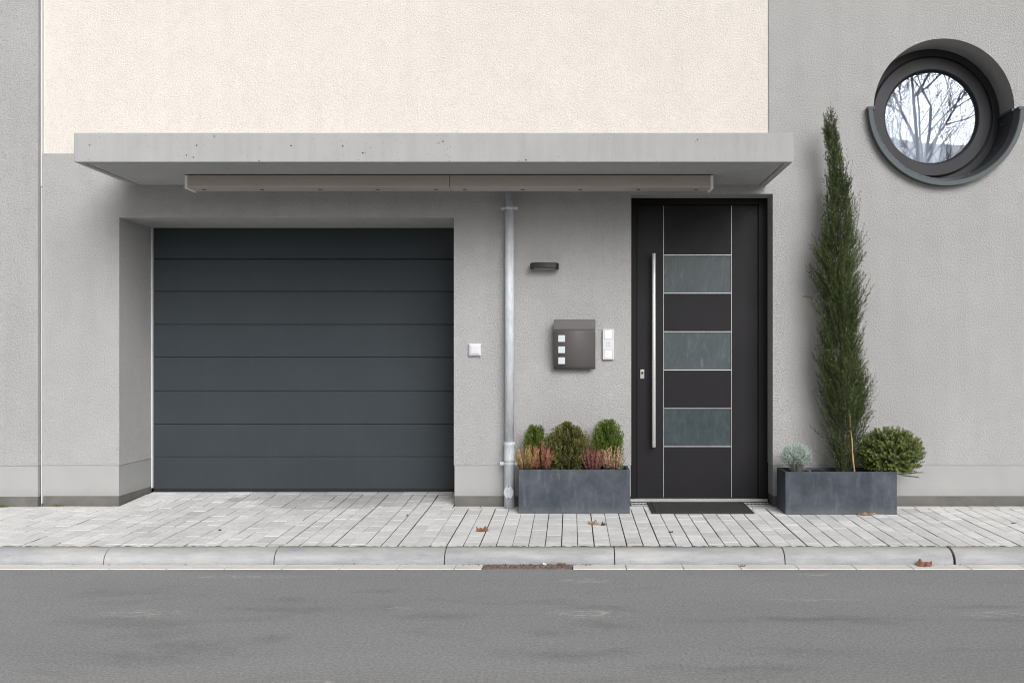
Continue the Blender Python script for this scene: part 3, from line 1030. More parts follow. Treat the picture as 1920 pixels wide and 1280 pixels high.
def build_letterbox():
    yb = -0.115
    x0, x1 = PX(1038, yb), PX(1116.5, yb)
    zt, zb, zl = PZ(598.5, yb), PZ(692, yb), PZ(617.5, yb)
    cx = (x0 + x1) / 2
    t = thing('letterbox', (cx, 0, zb), 'graphite letterbox with three small square panes on the wall left of the doorbell', 'letterbox')
    boxobj('wall_bracket', m_box, t, x0 + 0.03, x1 - 0.03, -0.012, 0.0, zb + 0.05, zt - 0.04)
    def plate(name, za, zb_, y_of, th=0.004, nz=12):
        b = NB()
        ra, rb = [], []
        for k in range(nz + 1):
            z = za + (zb_ - za) * k / nz
            y = y_of(z)
            ra.append((b.verts.new((x0, y, z)), b.verts.new((x1, y, z))))
            rb.append((b.verts.new((x0, y + th, z)), b.verts.new((x1, y + th, z))))
        for k in range(nz):
            b.faces.new((ra[k][0], ra[k][1], ra[k + 1][1], ra[k + 1][0]))
            b.faces.new((rb[k][0], rb[k + 1][0], rb[k + 1][1], rb[k][1]))
            b.faces.new((ra[k][0], ra[k + 1][0], rb[k + 1][0], rb[k][0]))
            b.faces.new((ra[k][1], rb[k][1], rb[k + 1][1], ra[k + 1][1]))
        b.faces.new((ra[0][0], rb[0][0], rb[0][1], ra[0][1]))
        b.faces.new((ra[-1][0], ra[-1][1], rb[-1][1], rb[-1][0]))
        bmesh.ops.recalc_face_normals(b, faces=b.faces)
        return obj(name, b, m_box, t, 0, False)
    H = zt - zb
    curve = lambda z: yb + 0.20 * max(0.0, (0.55 - (z - zb) / H)) ** 2 + 0.16 * max(0.0, ((z - zb) / H - 0.62)) ** 2
    # body behind the curved front
    pts = [(-0.012, zb + 0.02)] + [(curve(z) + 0.0045, z) for z in [zb + 0.02 + (H - 0.026) * k / 14 for k in range(15)]] + [(-0.012, zt - 0.006)]
    bm = NB()
    va = [bm.verts.new((x0 + 0.006, y, z)) for y, z in pts]
    vb = [bm.verts.new((x1 - 0.006, y, z)) for y, z in pts]
    for k in range(len(pts)): bm.faces.new((va[k], va[(k + 1) % len(pts)], vb[(k + 1) % len(pts)], vb[k]))
    bm.faces.new(va[::-1]); bm.faces.new(vb)
    bmesh.ops.recalc_face_normals(bm, faces=bm.faces)
    obj('body', bm, m_box, t)
    dr = plate('front_flap', zb, zl - 0.0015, curve)
    for p in dr.data.polygons: p.use_smooth = abs(p.normal.y) > 0.6
    plate('lid', zl + 0.0015, zt, lambda z: curve(z) - 0.003)
    for py in (634.5, 655.5, 676):
        z = PZ(py, yb)
        xx = PX(1053, yb)
        h = 0.0245
        boxobj('pane', m_boxpane, t, xx - h, xx + h, min(curve(z + h), curve(z)) - 0.0035, curve(z) + 0.004, z - h, z + h, 0.001)
build_letterbox()

def build_doorbell():
    y = -0.024
    x0, x1, z1, z0 = PX(1130, y), PX(1151, y), PZ(617, y), PZ(674, y)
    t = thing('doorbell_panel', ((x0 + x1) / 2, 0, z0), 'narrow white doorbell intercom with two square buttons beside the dark door', 'doorbell')
    boxobj('housing', m_bell, t, x0, x1, y, 0.0, z0, z1, 0.003)
    cx = (x0 + x1) / 2
    for py in (627, 664):
        z = PZ(py, y)
        h = 0.0285
        fr = boxobj('button_surround', m_grey_line, t, cx - h - 0.0025, cx + h + 0.0025, y - 0.0006, y + 0.002, z - h - 0.0025, z + h + 0.0025)
        boxobj('button', m_button, fr, cx - h, cx + h, y - 0.0035, y + 0.001, z - h, z + h, 0.0015)
    bm = NB()
    for i in (-1, 0, 1):
        for j in (-1, 0, 1):
            p = Vector((cx + i * 0.0115, y - 0.0008, PZ(645.5, y) + j * 0.012))
            tube(bm, [p, p + Vector((0, 0.001, 0))], [0.0028, 0.0028], 8)
    obj('speaker_holes', bm, m_grey_line, t)
build_doorbell()

def build_switch():
    y = -0.012
    cx, cz = PX(890.5, y), PZ(655.5, y)
    t = thing('wall_switch', (cx, 0, cz), 'small square white wall switch beside the garage opening', 'switch')
    h = 0.0455
    bm = NB()
    v0 = [bm.verts.new((cx + sx * h, 0.0, cz + sz * h)) for sx, sz in ((-1, -1), (1, -1), (1, 1), (-1, 1))]
    v1 = [bm.verts.new((cx + sx * h, -0.022, cz + sz * h)) for sx, sz in ((-1, -1), (1, -1), (1, 1), (-1, 1))]
    v2 = [bm.verts.new((cx + sx * 0.030, -0.034, cz + sz * 0.030)) for sx, sz in ((-1, -1), (1, -1), (1, 1), (-1, 1))]
    for a, b in ((v0, v1), (v1, v2)):
        for k in range(4): bm.faces.new((a[k], a[(k + 1) % 4], b[(k + 1) % 4], b[k]))
    bm.faces.new(v2)
    bmesh.ops.recalc_face_normals(bm, faces=bm.faces)
    obj('surround', bm, m_switch, t, 0.003)
    boxobj('rocker', m_switch_in, t, cx - 0.0265, cx + 0.0265, -0.038, -0.030, cz - 0.0265, cz + 0.0265, 0.0015)
build_switch()

def build_lamp():
    yf = -0.11
    x0, x1 = PX(994, yf), PX(1047.5, yf)
    zc = PZ(497.5, yf)
    cx = (x0 + x1) / 2
    t = thing('wall_lamp', (cx, 0, zc), 'flat dark grey wall lamp on the grey wall above the letterbox', 'lamp')
    # shallow curved shade seen edge-on
    bm = NB()
    hw = (x1 - x0) / 2 - 0.012
    n = 20
    top, botm = [], []
    outline = [(-hw, 0.0)] + [(-hw + 2 * hw * k / n, yf + 0.02 - 0.012 * math.sin(math.pi * k / n)) for k in range(n + 1)] + [(hw, 0.0)]
    a = [bm.verts.new((cx + x, y, zc + 0.018 + (0.006 if y < -0.05 else 0.0))) for x, y in outline]
    b = [bm.verts.new((cx + x, y, zc - 0.017)) for x, y in outline]
    bm.faces.new(a); bm.faces.new(b[::-1])
    m = len(outline)
    for k in range(m): bm.faces.new((a[k], b[k], b[(k + 1) % m], a[(k + 1) % m]))
    bmesh.ops.recalc_face_normals(bm, faces=bm.faces)
    obj('shade', bm, m_lampl, t, 0.003)
    for s in (-1, 1):
        xa, xb = sorted((cx + s * (hw - 0.001), cx + s * (hw + 0.012)))
        boxobj('side_arm', m_lampd, t, xa, xb, yf + 0.004, 0.0, zc - 0.021, zc + 0.019, 0.003)
    boxobj('lens', m_lens, t, cx - hw + 0.015, cx + hw - 0.015, yf + 0.04, -0.02, zc - 0.0205, zc - 0.0172)
build_lamp()

# ------------------------------------------------------------------ things on the pavement
def build_mat():
    y0, y1 = -0.36, 0.155
    x0, x1 = PX(1222, -0.34), PX(1414, -0.34)
    xb0, xb1 = PX(1212, 0.15), PX(1391, 0.15)
    cx = (x0 + x1) / 2
    zf = lambda y: pave_z(min(y, 0)) + 0.004
    t = thing('doormat', (cx, (y0 + y1) / 2, 0.0), 'worn black doormat with a rubber rim in front of the dark front door', 'doormat')
    def sheet(name, ins, h, m, bev):
        bm = NB()
        w0 = [bm.verts.new((x, y, zf(y))) for x, y in ((x0 + ins, y0 + ins), (x1 - ins, y0 + ins), (x1 - ins, 0.0), (x1 - ins, y1 - ins), (x0 + ins, y1 - ins), (x0 + ins, 0.0))]
        w1 = [bm.verts.new((v.co.x, v.co.y, v.co.z + h)) for v in w0]
        bm.faces.new((w1[0], w1[1], w1[2], w1[5])); bm.faces.new((w1[5], w1[2], w1[3], w1[4]))
        bm.faces.new(w0[::-1])
        for k in range(6): bm.faces.new((w0[k], w0[(k + 1) % 6], w1[(k + 1) % 6], w1[k]))
        bmesh.ops.recalc_face_normals(bm, faces=bm.faces)
        obj(name, bm, m, t, bev)
    sheet('rim', 0.0, 0.007, m_matrim, 0.003)
    sheet('pile', 0.028, 0.0105, m_mat, 0.002)
build_mat()

def build_drain():
    # slotted channel grate along the door threshold
    x0, x1 = dL + 0.003, dR - 0.003
    y0, y1 = 0.03, 0.172
    z = 0.0
    t = thing('channel_drain', ((x0 + x1) / 2, 0.1, 0), 'slotted metal channel drain grate along the front door threshold', 'drain')
    bm = NB()
    box(bm, x0, x1, y0, y0 + 0.028, z - 0.02, z + 0.004)
    box(bm, x0, x1, y1 - 0.03, y1, z - 0.02, z + 0.004)
    x = x0
    while x < x1 - 0.02:
        box(bm, x, x + 0.010, y0 + 0.0281, y1 - 0.0301, z - 0.02, z + 0.0035)
        x += 0.0275
    obj('grate', bm, m_alu, t, 0.001)
    boxobj('channel', m_hole, t, x0, x1, y0 + 0.004, y1 - 0.004, -0.026, -0.024)
build_drain()

def build_gully():
    t = thing('road_gully', ((GX0 + GX1) / 2, -1.71, -0.12), 'rusty slotted iron gully grate set in the gutter below the kerb', 'drain')
    y0, y1, zt = -1.776, -1.650, -0.1155
    bm = NB()
    box(bm, GX0 + 0.004, GX1 - 0.004, y0, y0 + 0.020, zt - 0.03, zt)
    box(bm, GX0 + 0.004, GX1 - 0.004, y1 - 0.035, y1, zt - 0.03, zt)
    xa, xb = GX0 + 0.08, GX1 - 0.06
    box(bm, GX0 + 0.004, xa, y0 + 0.0201, y1 - 0.0351, zt - 0.03, zt)
    box(bm, xb, GX1 - 0.004, y0 + 0.0201, y1 - 0.0351, zt - 0.03, zt)
    n = 11
    for k in range(1, n + 1):
        x = xa + (xb - xa) * (k - 0.5) / n
        box(bm, x - 0.0075, x + 0.0075, y0 + 0.0201, y1 - 0.0351, zt - 0.03, zt - 0.0005)
    obj('grate', bm, m_rust, t, 0.002)
    boxobj('pit', m_hole, t, GX0 + 0.003, GX1 - 0.003, y0 - 0.001, y1 + 0.002, zt - 0.06, zt - 0.04)
build_gully()

def planter(name_label, x0, x1, y0, zt, depth):
    y1 = y0 + depth
    t = thing('planter', ((x0 + x1) / 2, (y0 + y1) / 2, pave_z(y0)), name_label, 'planter', 'slate planters by the front door')
    bm = NB()
    zb = pave_z((y0 + y1) / 2) - 0.004
    th = 0.022
    o0 = [bm.verts.new((x, y, zb)) for x, y in ((x0, y0), (x1, y0), (x1, y1), (x0, y1))]
    o1 = [bm.verts.new((x, y, zt)) for x, y in ((x0, y0), (x1, y0), (x1, y1), (x0, y1))]
    i1 = [bm.verts.new((x, y, zt)) for x, y in ((x0 + th, y0 + th), (x1 - th, y0 + th), (x1 - th, y1 - th), (x0 + th, y1 - th))]
    i0 = [bm.verts.new((v.co.x, v.co.y, zb + 0.03)) for v in i1]
    for a, b in ((o0, o1), (o1, i1), (i1, i0)):
        for k in range(4): bm.faces.new((a[k], a[(k + 1) % 4], b[(k + 1) % 4], b[k]))
    bm.faces.new(i0); bm.faces.new(o0[::-1])
    bmesh.ops.recalc_face_normals(bm, faces=bm.faces)
    obj('trough', bm, m_planter, t, 0.004)
    bm = NB()
    rnd = random.Random(int(x0 * 100))
    nx, ny = 34, 10
    g = [[bm.verts.new((x0 + th - 0.002 + (x1 - x0 - 2 * th + 0.004) * i / nx, y0 + th - 0.002 + (depth - 2 * th + 0.004) * j / ny, zt - 0.026 + rnd.uniform(-0.008, 0.012))) for j in range(ny + 1)] for i in range(nx + 1)]
    for i in range(nx):
        for j in range(ny): bm.faces.new((g[i][j], g[i + 1][j], g[i + 1][j + 1], g[i][j + 1]))
    obj('soil', bm, m_soil, t)
    return zt - 0.03
YP1, YP2 = -0.335, -0.375
ZS1 = planter('slate grey planter with heathers and dwarf conifers, left of the front door', PX(972, YP1), PX(1181, YP1), YP1, PZ(880, YP1), 0.30)
ZS2 = planter('slate grey planter holding the tall cypress, right of the front door', PX(1472.5, YP2), PX(1682, YP2), YP2, PZ(884, YP2), 0.31)

# ------------------------------------------------------------------ plants
class Leaves:
    def __init__(self): self.V, self.F, self.T = [], [], []
    def blade(self, p, d, L, w, nrm, tint, bulge=0.45):
        s = d.cross(nrm)
        if s.length < 1e-5: s = d.orthogonal()
        s.normalize()
        b = len(self.V)
        m = p + d * (L * bulge)
        self.V += [tuple(p), tuple(m + s * (w / 2)), tuple(p + d * L), tuple(m - s * (w / 2))]
        self.F.append((b, b + 1, b + 2, b + 3)); self.T.append(tint)
    def leaf(self, p, d, L, w, nrm, tint, fold=0.25):
        s = d.cross(nrm)
        if s.length < 1e-5: s = d.orthogonal()
        s.normalize()
        n = s.cross(d)
        b = len(self.V)
        m = p + d * (L * 0.55) + n * (w * fold)
        self.V += [tuple(p), tuple(m + s * (w / 2)), tuple(p + d * L), tuple(m - s * (w / 2))]
        self.F += [(b, b + 1, b + 2), (b, b + 2, b + 3)]; self.T += [tint, tint * 0.93]
    def build(self, name, m, parent):
        off = root_loc(parent)
        me = bpy.data.meshes.new(name)
        me.from_pydata([(x - off.x, y - off.y, z - off.z) for x, y, z in self.V], [], self.F)
        a = me.attributes.new('tint', 'FLOAT', 'FACE')
        a.data.foreach_set('value', self.T)
        me.materials.append(m)
        o = bpy.data.objects.new(name, me)
        C.objects.link(o)
        o.parent = parent
        return o

def rv(rnd): 
    while True:
        v = Vector((rnd.uniform(-1, 1), rnd.uniform(-1, 1), rnd.uniform(-1, 1)))
        if 0.05 < v.length < 1: return v.normalized()

def spray(Lv, rnd, p0, d, L, n, tl, ang, w, tint, sub=2, bend=0.0, stem_w=None, nrm=None):
    """a flat conifer spray: stem with alternating twigs, each with its own side twigs"""
    nrm = nrm or rv(rnd)
    s = d.cross(nrm).normalized()
    p = p0.copy()
    step = L / n
    dd = d.copy()
    for i in range(n):
        t = i / n
        dd = (dd + Vector((0, 0, bend)) + rv(rnd) * 0.05).normalized()
        q = p + dd * step
        Lv.blade(p, (q - p).normalized(), step * 1.25, (stem_w or w) * (1 - 0.5 * t), rv(rnd), tint * 0.8)
        sg = 1 if i % 2 else -1
        for sgn in ((sg,) if sub < 3 else (sg, -sg)):
            a = ang * rnd.uniform(0.75, 1.25)
            td = (dd * math.cos(a) + s * sgn * math.sin(a) + rv(rnd) * 0.16).normalized()
            tlen = tl * (1 - 0.62 * t) * rnd.uniform(0.65, 1.2)
            tt = min(1, max(0, tint + rnd.gauss(0, 0.12) + 0.12 * t))
            Lv.blade(q, td, tlen, w, rv(rnd), tt)
            for j in range(min(sub, 2) if sub < 3 else 2):
                u = 0.3 + 0.45 * j / max(1, sub - 1)
                sd = (td * 0.86 + s * (1 if j % 2 else -1) * 0.45 + rv(rnd) * 0.3).normalized()
                Lv.blade(q + td * (tlen * u), sd, tlen * 0.55, w * 0.9, rv(rnd), min(1, tt + 0.08))
        p = q
    Lv.blade(p, dd, tl * 0.5, w, rv(rnd), min(1, tint + 0.2))

def build_cypress():
    rnd = random.Random(11)
    Y = -0.215
    prof = [(196, 1554, 1558), (215, 1548, 1564), (240, 1545, 1568), (300, 1548, 1584), (350, 1545, 1600), (400, 1540, 1609), (440, 1534, 1618), (480, 1522, 1622), (520, 1520, 1624), (560, 1531, 1625),
            (620, 1532, 1624), (680, 1531, 1627), (720, 1532, 1640), (760, 1536, 1641), (800, 1545, 1628), (840, 1556, 1608), (876, 1566, 1594)]
    def at(py):
        for (a, la, ra), (b, lb, rb) in zip(prof, prof[1:]):
            if a <= py <= b:
                t = (py - a) / (b - a)
                return la + (lb - la) * t, ra + (rb - ra) * t
        return prof[-1][1:]
    bx = PX(1577, Y)
    t = thing('cypress', (bx, Y, ZS2), 'tall narrow dark green cypress in the right planter below the round window', 'tree')
    Lv = Leaves()
    sc = (CD + Y) / F
    def one(py, az, q, bright, big=1.0):
        l, r = at(py)
        cx, rad = PX((l + r) / 2, Y), ((r - l) / 2 * 1.06 + 2) * sc
        tip = Vector((cx + math.cos(az) * rad * q, Y + math.sin(az) * min(rad * q * 0.85, 0.19), PZ(py, Y)))
        Ls = rnd.uniform(0.09, 0.20) * (0.6 if py < 300 else 1.0) * big
        l2, r2 = at(min(872, py + Ls / sc))
        cb = PX((l2 + r2) / 2, Y)
        inner = Vector((cb + math.cos(az) * rad * q * 0.5, Y + math.sin(az) * rad * q * 0.45, tip.z - Ls))
        d = (tip - inner).normalized()
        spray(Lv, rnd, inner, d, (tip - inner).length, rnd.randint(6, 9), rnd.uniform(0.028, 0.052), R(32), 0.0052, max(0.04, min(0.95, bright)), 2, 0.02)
    # loose fill round the stem
    k = 0
    while k < 950:
        py = 205 + 640 * rnd.random() ** 0.92
        l, r = at(py)
        if rnd.random() > (r - l + 14) / 116: continue
        k += 1
        if py > 770 and rnd.random() < 0.4: continue
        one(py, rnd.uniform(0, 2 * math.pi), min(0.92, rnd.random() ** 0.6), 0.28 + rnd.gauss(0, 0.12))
    # upright side branches, each a plume of its own with gaps between
    for br in range(74):
        top = 215 + 590 * ((br + rnd.random()) / 74)
        l, r = at(top)
        ln = rnd.uniform(70, 150) * (0.55 if top < 330 else 1.0)
        az0 = br * 2.399 + rnd.gauss(0, 0.3)
        out = rnd.uniform(0.72, 1.10)
        tone = rnd.uniform(0.22, 0.72)
        for m_ in range(int(14 + (r - l) * 0.12)):
            u = rnd.random()
            py = min(850, top + ln * u)
            if py > 770 and rnd.random() < 0.45: continue
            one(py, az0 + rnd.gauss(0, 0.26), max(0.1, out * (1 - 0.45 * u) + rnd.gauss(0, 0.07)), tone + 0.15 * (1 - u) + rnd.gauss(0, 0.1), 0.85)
    # straggling outer shoots
    def shoot(x0, y0, x1, y1, tl=0.04, n=9, dy=0.0):
        a, b = Vector((PX(x0, Y), Y + dy, PZ(y0, Y))), Vector((PX(x1, Y), Y + dy, PZ(y1, Y)))
        spray(Lv, rnd, a, (b - a).normalized(), (b - a).length, n, tl, R(34), 0.0042, 0.35, 2, 0.0)
    for s in ((1600, 420, 1612, 362), (1604, 440, 1616, 378), (1608, 470, 1622, 420), (1604, 478, 1628, 440), (1536, 470, 1524, 440), (1540, 560, 1506, 555, 0.035, 10), (1548, 570, 1512, 556, 0.03, 8),
              (1540, 700, 1527, 655), (1545, 690, 1529, 640), (1548, 790, 1526, 735), (1552, 826, 1521, 800), (1556, 838, 1526, 804, 0.03), (1562, 850, 1534, 826, 0.025), (1620, 745, 1646, 702), (1615, 760, 1641, 716),
              (1618, 780, 1643, 738), (1612, 790, 1630, 770), (1608, 810, 1628, 776), (1596, 845, 1622, 800), (1560, 862, 1530, 845, 0.02), (1545, 275, 1544, 225), (1556, 250, 1552, 205), (1558, 240, 1556, 194), (1562, 262, 1568, 222), (1570, 300, 1576, 256),
              (1586, 330, 1588, 282), (1590, 360, 1596, 305), (1528, 520, 1517, 492), (1534, 540, 1518, 508), (1615, 560, 1628, 520)):
        shoot(*s)
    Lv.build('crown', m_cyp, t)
    bm = NB()
    pts = [Vector((PX(1579, Y), Y, ZS2 - 0.02)), Vector((PX(1580, Y), Y, PZ(800, Y))), Vector((PX(1578, Y), Y, PZ(650, Y))), Vector((PX(1572, Y), Y, PZ(450, Y))), Vector((PX(1564, Y), Y, PZ(300, Y))), Vector((PX(1556, Y), Y, PZ(205, Y)))]
    tube(bm, pts, [0.017, 0.014, 0.011, 0.008, 0.005, 0.002], 8)
    for (a, b, c) in ((840, 1556, 690), (800, 1600, 640), (760, 1545, 600), (700, 1605, 520), (600, 1556, 470), (560, 1590, 420), (480, 1556, 330)):
        p0, p1 = Vector((PX(1578 - (840 - a) * 0.02, Y), Y, PZ(a, Y))), Vector((PX(b, Y), Y + rnd.uniform(-0.05, 0.05), PZ((a + c) / 2, Y)))
        p2 = Vector((PX(b + (b - 1575) * 0.2, Y), p1.y, PZ(c, Y)))
        tube(bm, [p0, p1, p2], [0.006, 0.004, 0.0015], 6)
    obj('trunk', bm, m_stemb, t, 0, True)
build_cypress()

def conifer(name, label, cat, px, pyb, pyt, hw, Y, zs, m, seed, n, shape, tl, w, ang, tilt, dr=0.8, group=None, tint=0.45):
    """compact conifer: sprays fill a rounded volume from the stem outwards"""
    rnd = random.Random(seed)
    sc = (CD + Y) / F
    cx, z0, z1 = PX(px, Y), zs, PZ(pyt, Y)
    rx = hw * sc
    t = thing(name, (cx, Y, zs), label, cat, group)
    Lv = Leaves()
    for k in range(n):
        u = rnd.random()
        az = rnd.uniform(0, 2 * math.pi)
        rad = rx * shape(u)
        q = rnd.random() ** 0.4
        zt = z0 + (z1 - z0) * u
        tip = Vector((cx + math.cos(az) * rad * q, Y + math.sin(az) * rad * q * dr, zt))
        out = Vector((math.cos(az), math.sin(az), 0))
        d = (out * (tilt * (1.0 - 0.55 * u)) + Vector((0, 0, 1.0)) + rv(rnd) * 0.25).normalized()
        L = rnd.uniform(0.05, 0.085)
        base = tip - d * L
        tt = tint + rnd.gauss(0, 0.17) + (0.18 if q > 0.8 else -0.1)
        nr = out.cross(d) if rnd.random() < 0.6 else rv(rnd)
        spray(Lv, rnd, base, d, L, 6, tl, ang, w, max(0.03, min(0.95, tt)), 2, 0.0, None, nr if nr.length > 0.1 else None)
    Lv.build('foliage', m, t)
    bm = NB()
    tube(bm, [Vector((cx, Y, zs - 0.02)), Vector((cx, Y, z0 + (z1 - z0) * 0.7))], [0.008, 0.003], 7)
    for k in range(6):
        a = k * 1.1
        tube(bm, [Vector((cx, Y, zs + 0.01 * k)), Vector((cx + math.cos(a) * rx * 0.6, Y + math.sin(a) * rx * 0.5, z0 + (z1 - z0) * 0.55))], [0.004, 0.0015], 5)
    obj('stem', bm, m_stemb, t)

egg = lambda u: min(1.0, 0.85 + 0.4 * u) * math.sqrt(max(0.0, 1 - max(0.0, (u - 0.6) / 0.45) ** 2))
ball = lambda u: max(0.15, math.sqrt(max(0.0, 1 - (2 * u - 0.95) ** 2)))
YA = YP1 + 0.19
conifer('dwarf_conifer', 'bright green dwarf conifer at the left end of the heather planter', 'shrub', 1004, 880, 797, 23, YA, ZS1, m_thuja, 21, 560, egg, 0.026, 0.0060, R(40), 0.7, 0.8, 'green dwarf conifers in the left planter')
conifer('dwarf_conifer', 'bright green upright dwarf conifer at the door end of the heather planter', 'shrub', 1140, 880, 787, 30, YA, ZS1, m_thuja, 22, 820, egg, 0.026, 0.0060, R(40), 0.65, 0.75, 'green dwarf conifers in the left planter', 0.5)
conifer('globe_thuja', 'olive green rounded conifer in the middle of the heather planter', 'shrub', 1064, 880, 794, 45, YP1 + 0.15, ZS1, m_globe, 23, 640, ball, 0.046, 0.0085, R(45), 1.1, 0.75)

def heather(label, px, hw, pyt, Y, m, seed, n):
    rnd = random.Random(seed)
    cx, sc = PX(px, Y), (CD + Y) / F
    t = thing('heather', (cx, Y, ZS1), label, 'heather', 'heathers in the left planter')
    H = PZ(pyt, Y) - ZS1
    fl, st = Leaves(), Leaves()
    for k in range(n):
        az, q = rnd.uniform(0, 2 * math.pi), math.sqrt(rnd.random())
        foot = Vector((cx + math.cos(az) * q * hw * sc * 0.5, Y + math.sin(az) * q * 0.035, ZS1))
        lean = Vector((math.cos(az) * q * hw * sc * 0.65, math.sin(az) * q * 0.05, 0))
        h = H * rnd.uniform(0.68, 1.12) * (1 - 0.2 * q)
        tip = foot + lean + Vector((rnd.gauss(0, 0.004), 0, h))
        d = (tip - foot).normalized()
        tone = rnd.uniform(0.25, 0.8)
        st.blade(foot, d, h * 0.75, 0.003, Vector((0, 1, 0)), 0.2)
        st.blade(foot, d, h * 0.75, 0.003, Vector((1, 0, 0)), 0.2)
        nf = int(h / 0.0027)
        for i in range(nf):
            u = 0.22 + 0.78 * i / nf
            p = foot + (tip - foot) * u
            o = rv(rnd); o = (o - d * o.dot(d))
            if o.length < 0.1: continue
            fd = (o.normalized() * 0.8 + d * 0.8).normalized()
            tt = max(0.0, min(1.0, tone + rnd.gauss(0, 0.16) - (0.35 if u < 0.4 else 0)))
            fl.blade(p, fd, rnd.uniform(0.008, 0.0125) * (1.15 - 0.55 * u), 0.0064, rv(rnd), tt, 0.55)
    fl.build('flowers', m, t)
    st.build('stems', m_stemb, t)
YH = YP1 + 0.065
heather('buff yellow heather at the left corner of the left planter', 987, 22, 833, YH, m_heath_y, 31, 46)
heather('salmon pink heather between the buff heather and the olive conifer', 1019, 22, 826, YH, m_heath_o, 32, 40)
heather('dusky pink heather right of the olive conifer', 1112, 22, 838, YH, m_heath_p, 33, 52)
heather('cream and peach heather in front of the conifer nearest the door', 1148, 25, 836, YH, m_heath_c, 34, 48)

def build_bush():
    rnd = random.Random(41)
    Y = YP2 + 0.16
    sc = (CD + Y) / F
    base = Vector((PX(1650, Y), Y, ZS2))
    t = thing('evergreen_bush', base, 'rounded glossy green bush spilling over the right end of the right planter', 'shrub')
    Lv = Leaves()
    bm = NB()
    cen = Vector((PX(1668, Y), Y - 0.02, PZ(848, Y)))
    rx, ry, rz = 63 * sc, 0.20, 50 * sc
    for k in range(1050):
        v = rv(rnd)
        if v.z < -0.75: continue
        q = 0.55 + 0.45 * rnd.random() ** 0.35
        tip = cen + Vector((v.x * rx * q, v.y * ry * q, v.z * rz * q))
        if tip.z < ZS2 - 0.0 and not (tip.x > PX(1684, Y) or tip.y < YP2 - 0.01): tip.z = ZS2 + rnd.uniform(0.01, 0.05)
        if tip.y > -0.02: tip.y = -0.02 - rnd.random() * 0.03
        st = base + Vector((rnd.uniform(-0.02, 0.05), rnd.uniform(-0.03, 0.03), 0.02))
        mid = st.lerp(tip, 0.5) + Vector((0, 0, 0.03 if v.z > -0.2 else 0.07))
        d = (tip - mid).normalized()
        d = ((tip - cen).normalized() + Vector((0, 0, 0.35)) + rv(rnd) * 0.25).normalized()
        if k % 6 == 0: tube(bm, [st, mid, tip], [0.003, 0.0022, 0.0012], 5)
        L = rnd.uniform(0.035, 0.055)
        b0 = tip - d * L
        a = d.orthogonal().normalized()
        b = d.cross(a)
        prs = 7
        tone = rnd.uniform(0.15, 0.5)
        for i in range(prs):
            u = i / (prs - 1)
            p = b0 + d * (L * u)
            ax = a if i % 2 else b
            for sgn in (-1, 1):
                od = (ax * sgn * (1.0 - 0.35 * u) + d * (0.2 + 0.45 * u) + rv(rnd) * 0.25).normalized()
                tt = max(0.02, min(1.0, tone + 0.42 * u ** 2 + rnd.gauss(0, 0.08)))
                Lv.leaf(p, od, rnd.uniform(0.013, 0.018), 0.0105, d, tt)
    # a few long low shoots to the right
    for (xa, ya, xb, yb) in ((1690, 880, 1727, 850), (1688, 884, 1724, 866), (1686, 888, 1726, 884), (1690, 890, 1718, 893), (1700, 870, 1731, 846)):
        a0, b0 = Vector((PX(xa, Y), Y - 0.03, PZ(ya, Y))), Vector((PX(xb, Y), Y - 0.04, PZ(yb, Y)))
        d = (b0 - a0).normalized()
        tube(bm, [base + Vector((0.03, 0, 0.03)), a0, b0], [0.003, 0.002, 0.0012], 5)
        s1, s2 = d.orthogonal().normalized(), d.cross(d.orthogonal().normalized())
        for i in range(14):
            p = a0.lerp(b0, i / 13)
            for sgn in (-1, 1):
                Lv.leaf(p, ((s1 if i % 2 else s2) * sgn + d * 1.1).normalized(), 0.016, 0.006, d, 0.25 + 0.02 * i)
    Lv.build('foliage', m_bush, t)
    obj('stems', bm, m_stemb, t)
build_bush()

def build_silver():
    rnd = random.Random(51)
    Y = YP2 + 0.13
    sc = (CD + Y) / F
    base = Vector((PX(1494, Y), Y, ZS2))
    t = thing('silver_shrub', base, 'small silvery wiry shrub at the left end of the right planter', 'shrub')
    Lv, st = Leaves(), Leaves()
    cen = Vector((PX(1493, Y), Y, PZ(856, Y)))
    for k in range(430):
        v = rv(rnd)
        if v.z < -0.35: v.z = -v.z
        q = 0.5 + 0.5 * rnd.random() ** 0.5
        tip = cen + Vector((v.x * 30 * sc * q, v.y * 0.10 * q, v.z * 27 * sc * q))
        if tip.z < ZS2 + 0.01: tip.z = ZS2 + 0.015
        st.blade(base + Vector((rnd.gauss(0, 0.012), rnd.gauss(0, 0.012), 0)), (tip - base).normalized(), (tip - base).length, 0.0022, rv(rnd), 0.1)
        d = ((tip - base).normalized() + rv(rnd) * 0.35).normalized()
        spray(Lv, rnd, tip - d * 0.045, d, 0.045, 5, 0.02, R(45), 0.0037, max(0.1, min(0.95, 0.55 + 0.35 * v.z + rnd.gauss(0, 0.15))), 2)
    Lv.build('foliage', m_silver, t)
    st.build('stems', m_silver, t)
build_silver()

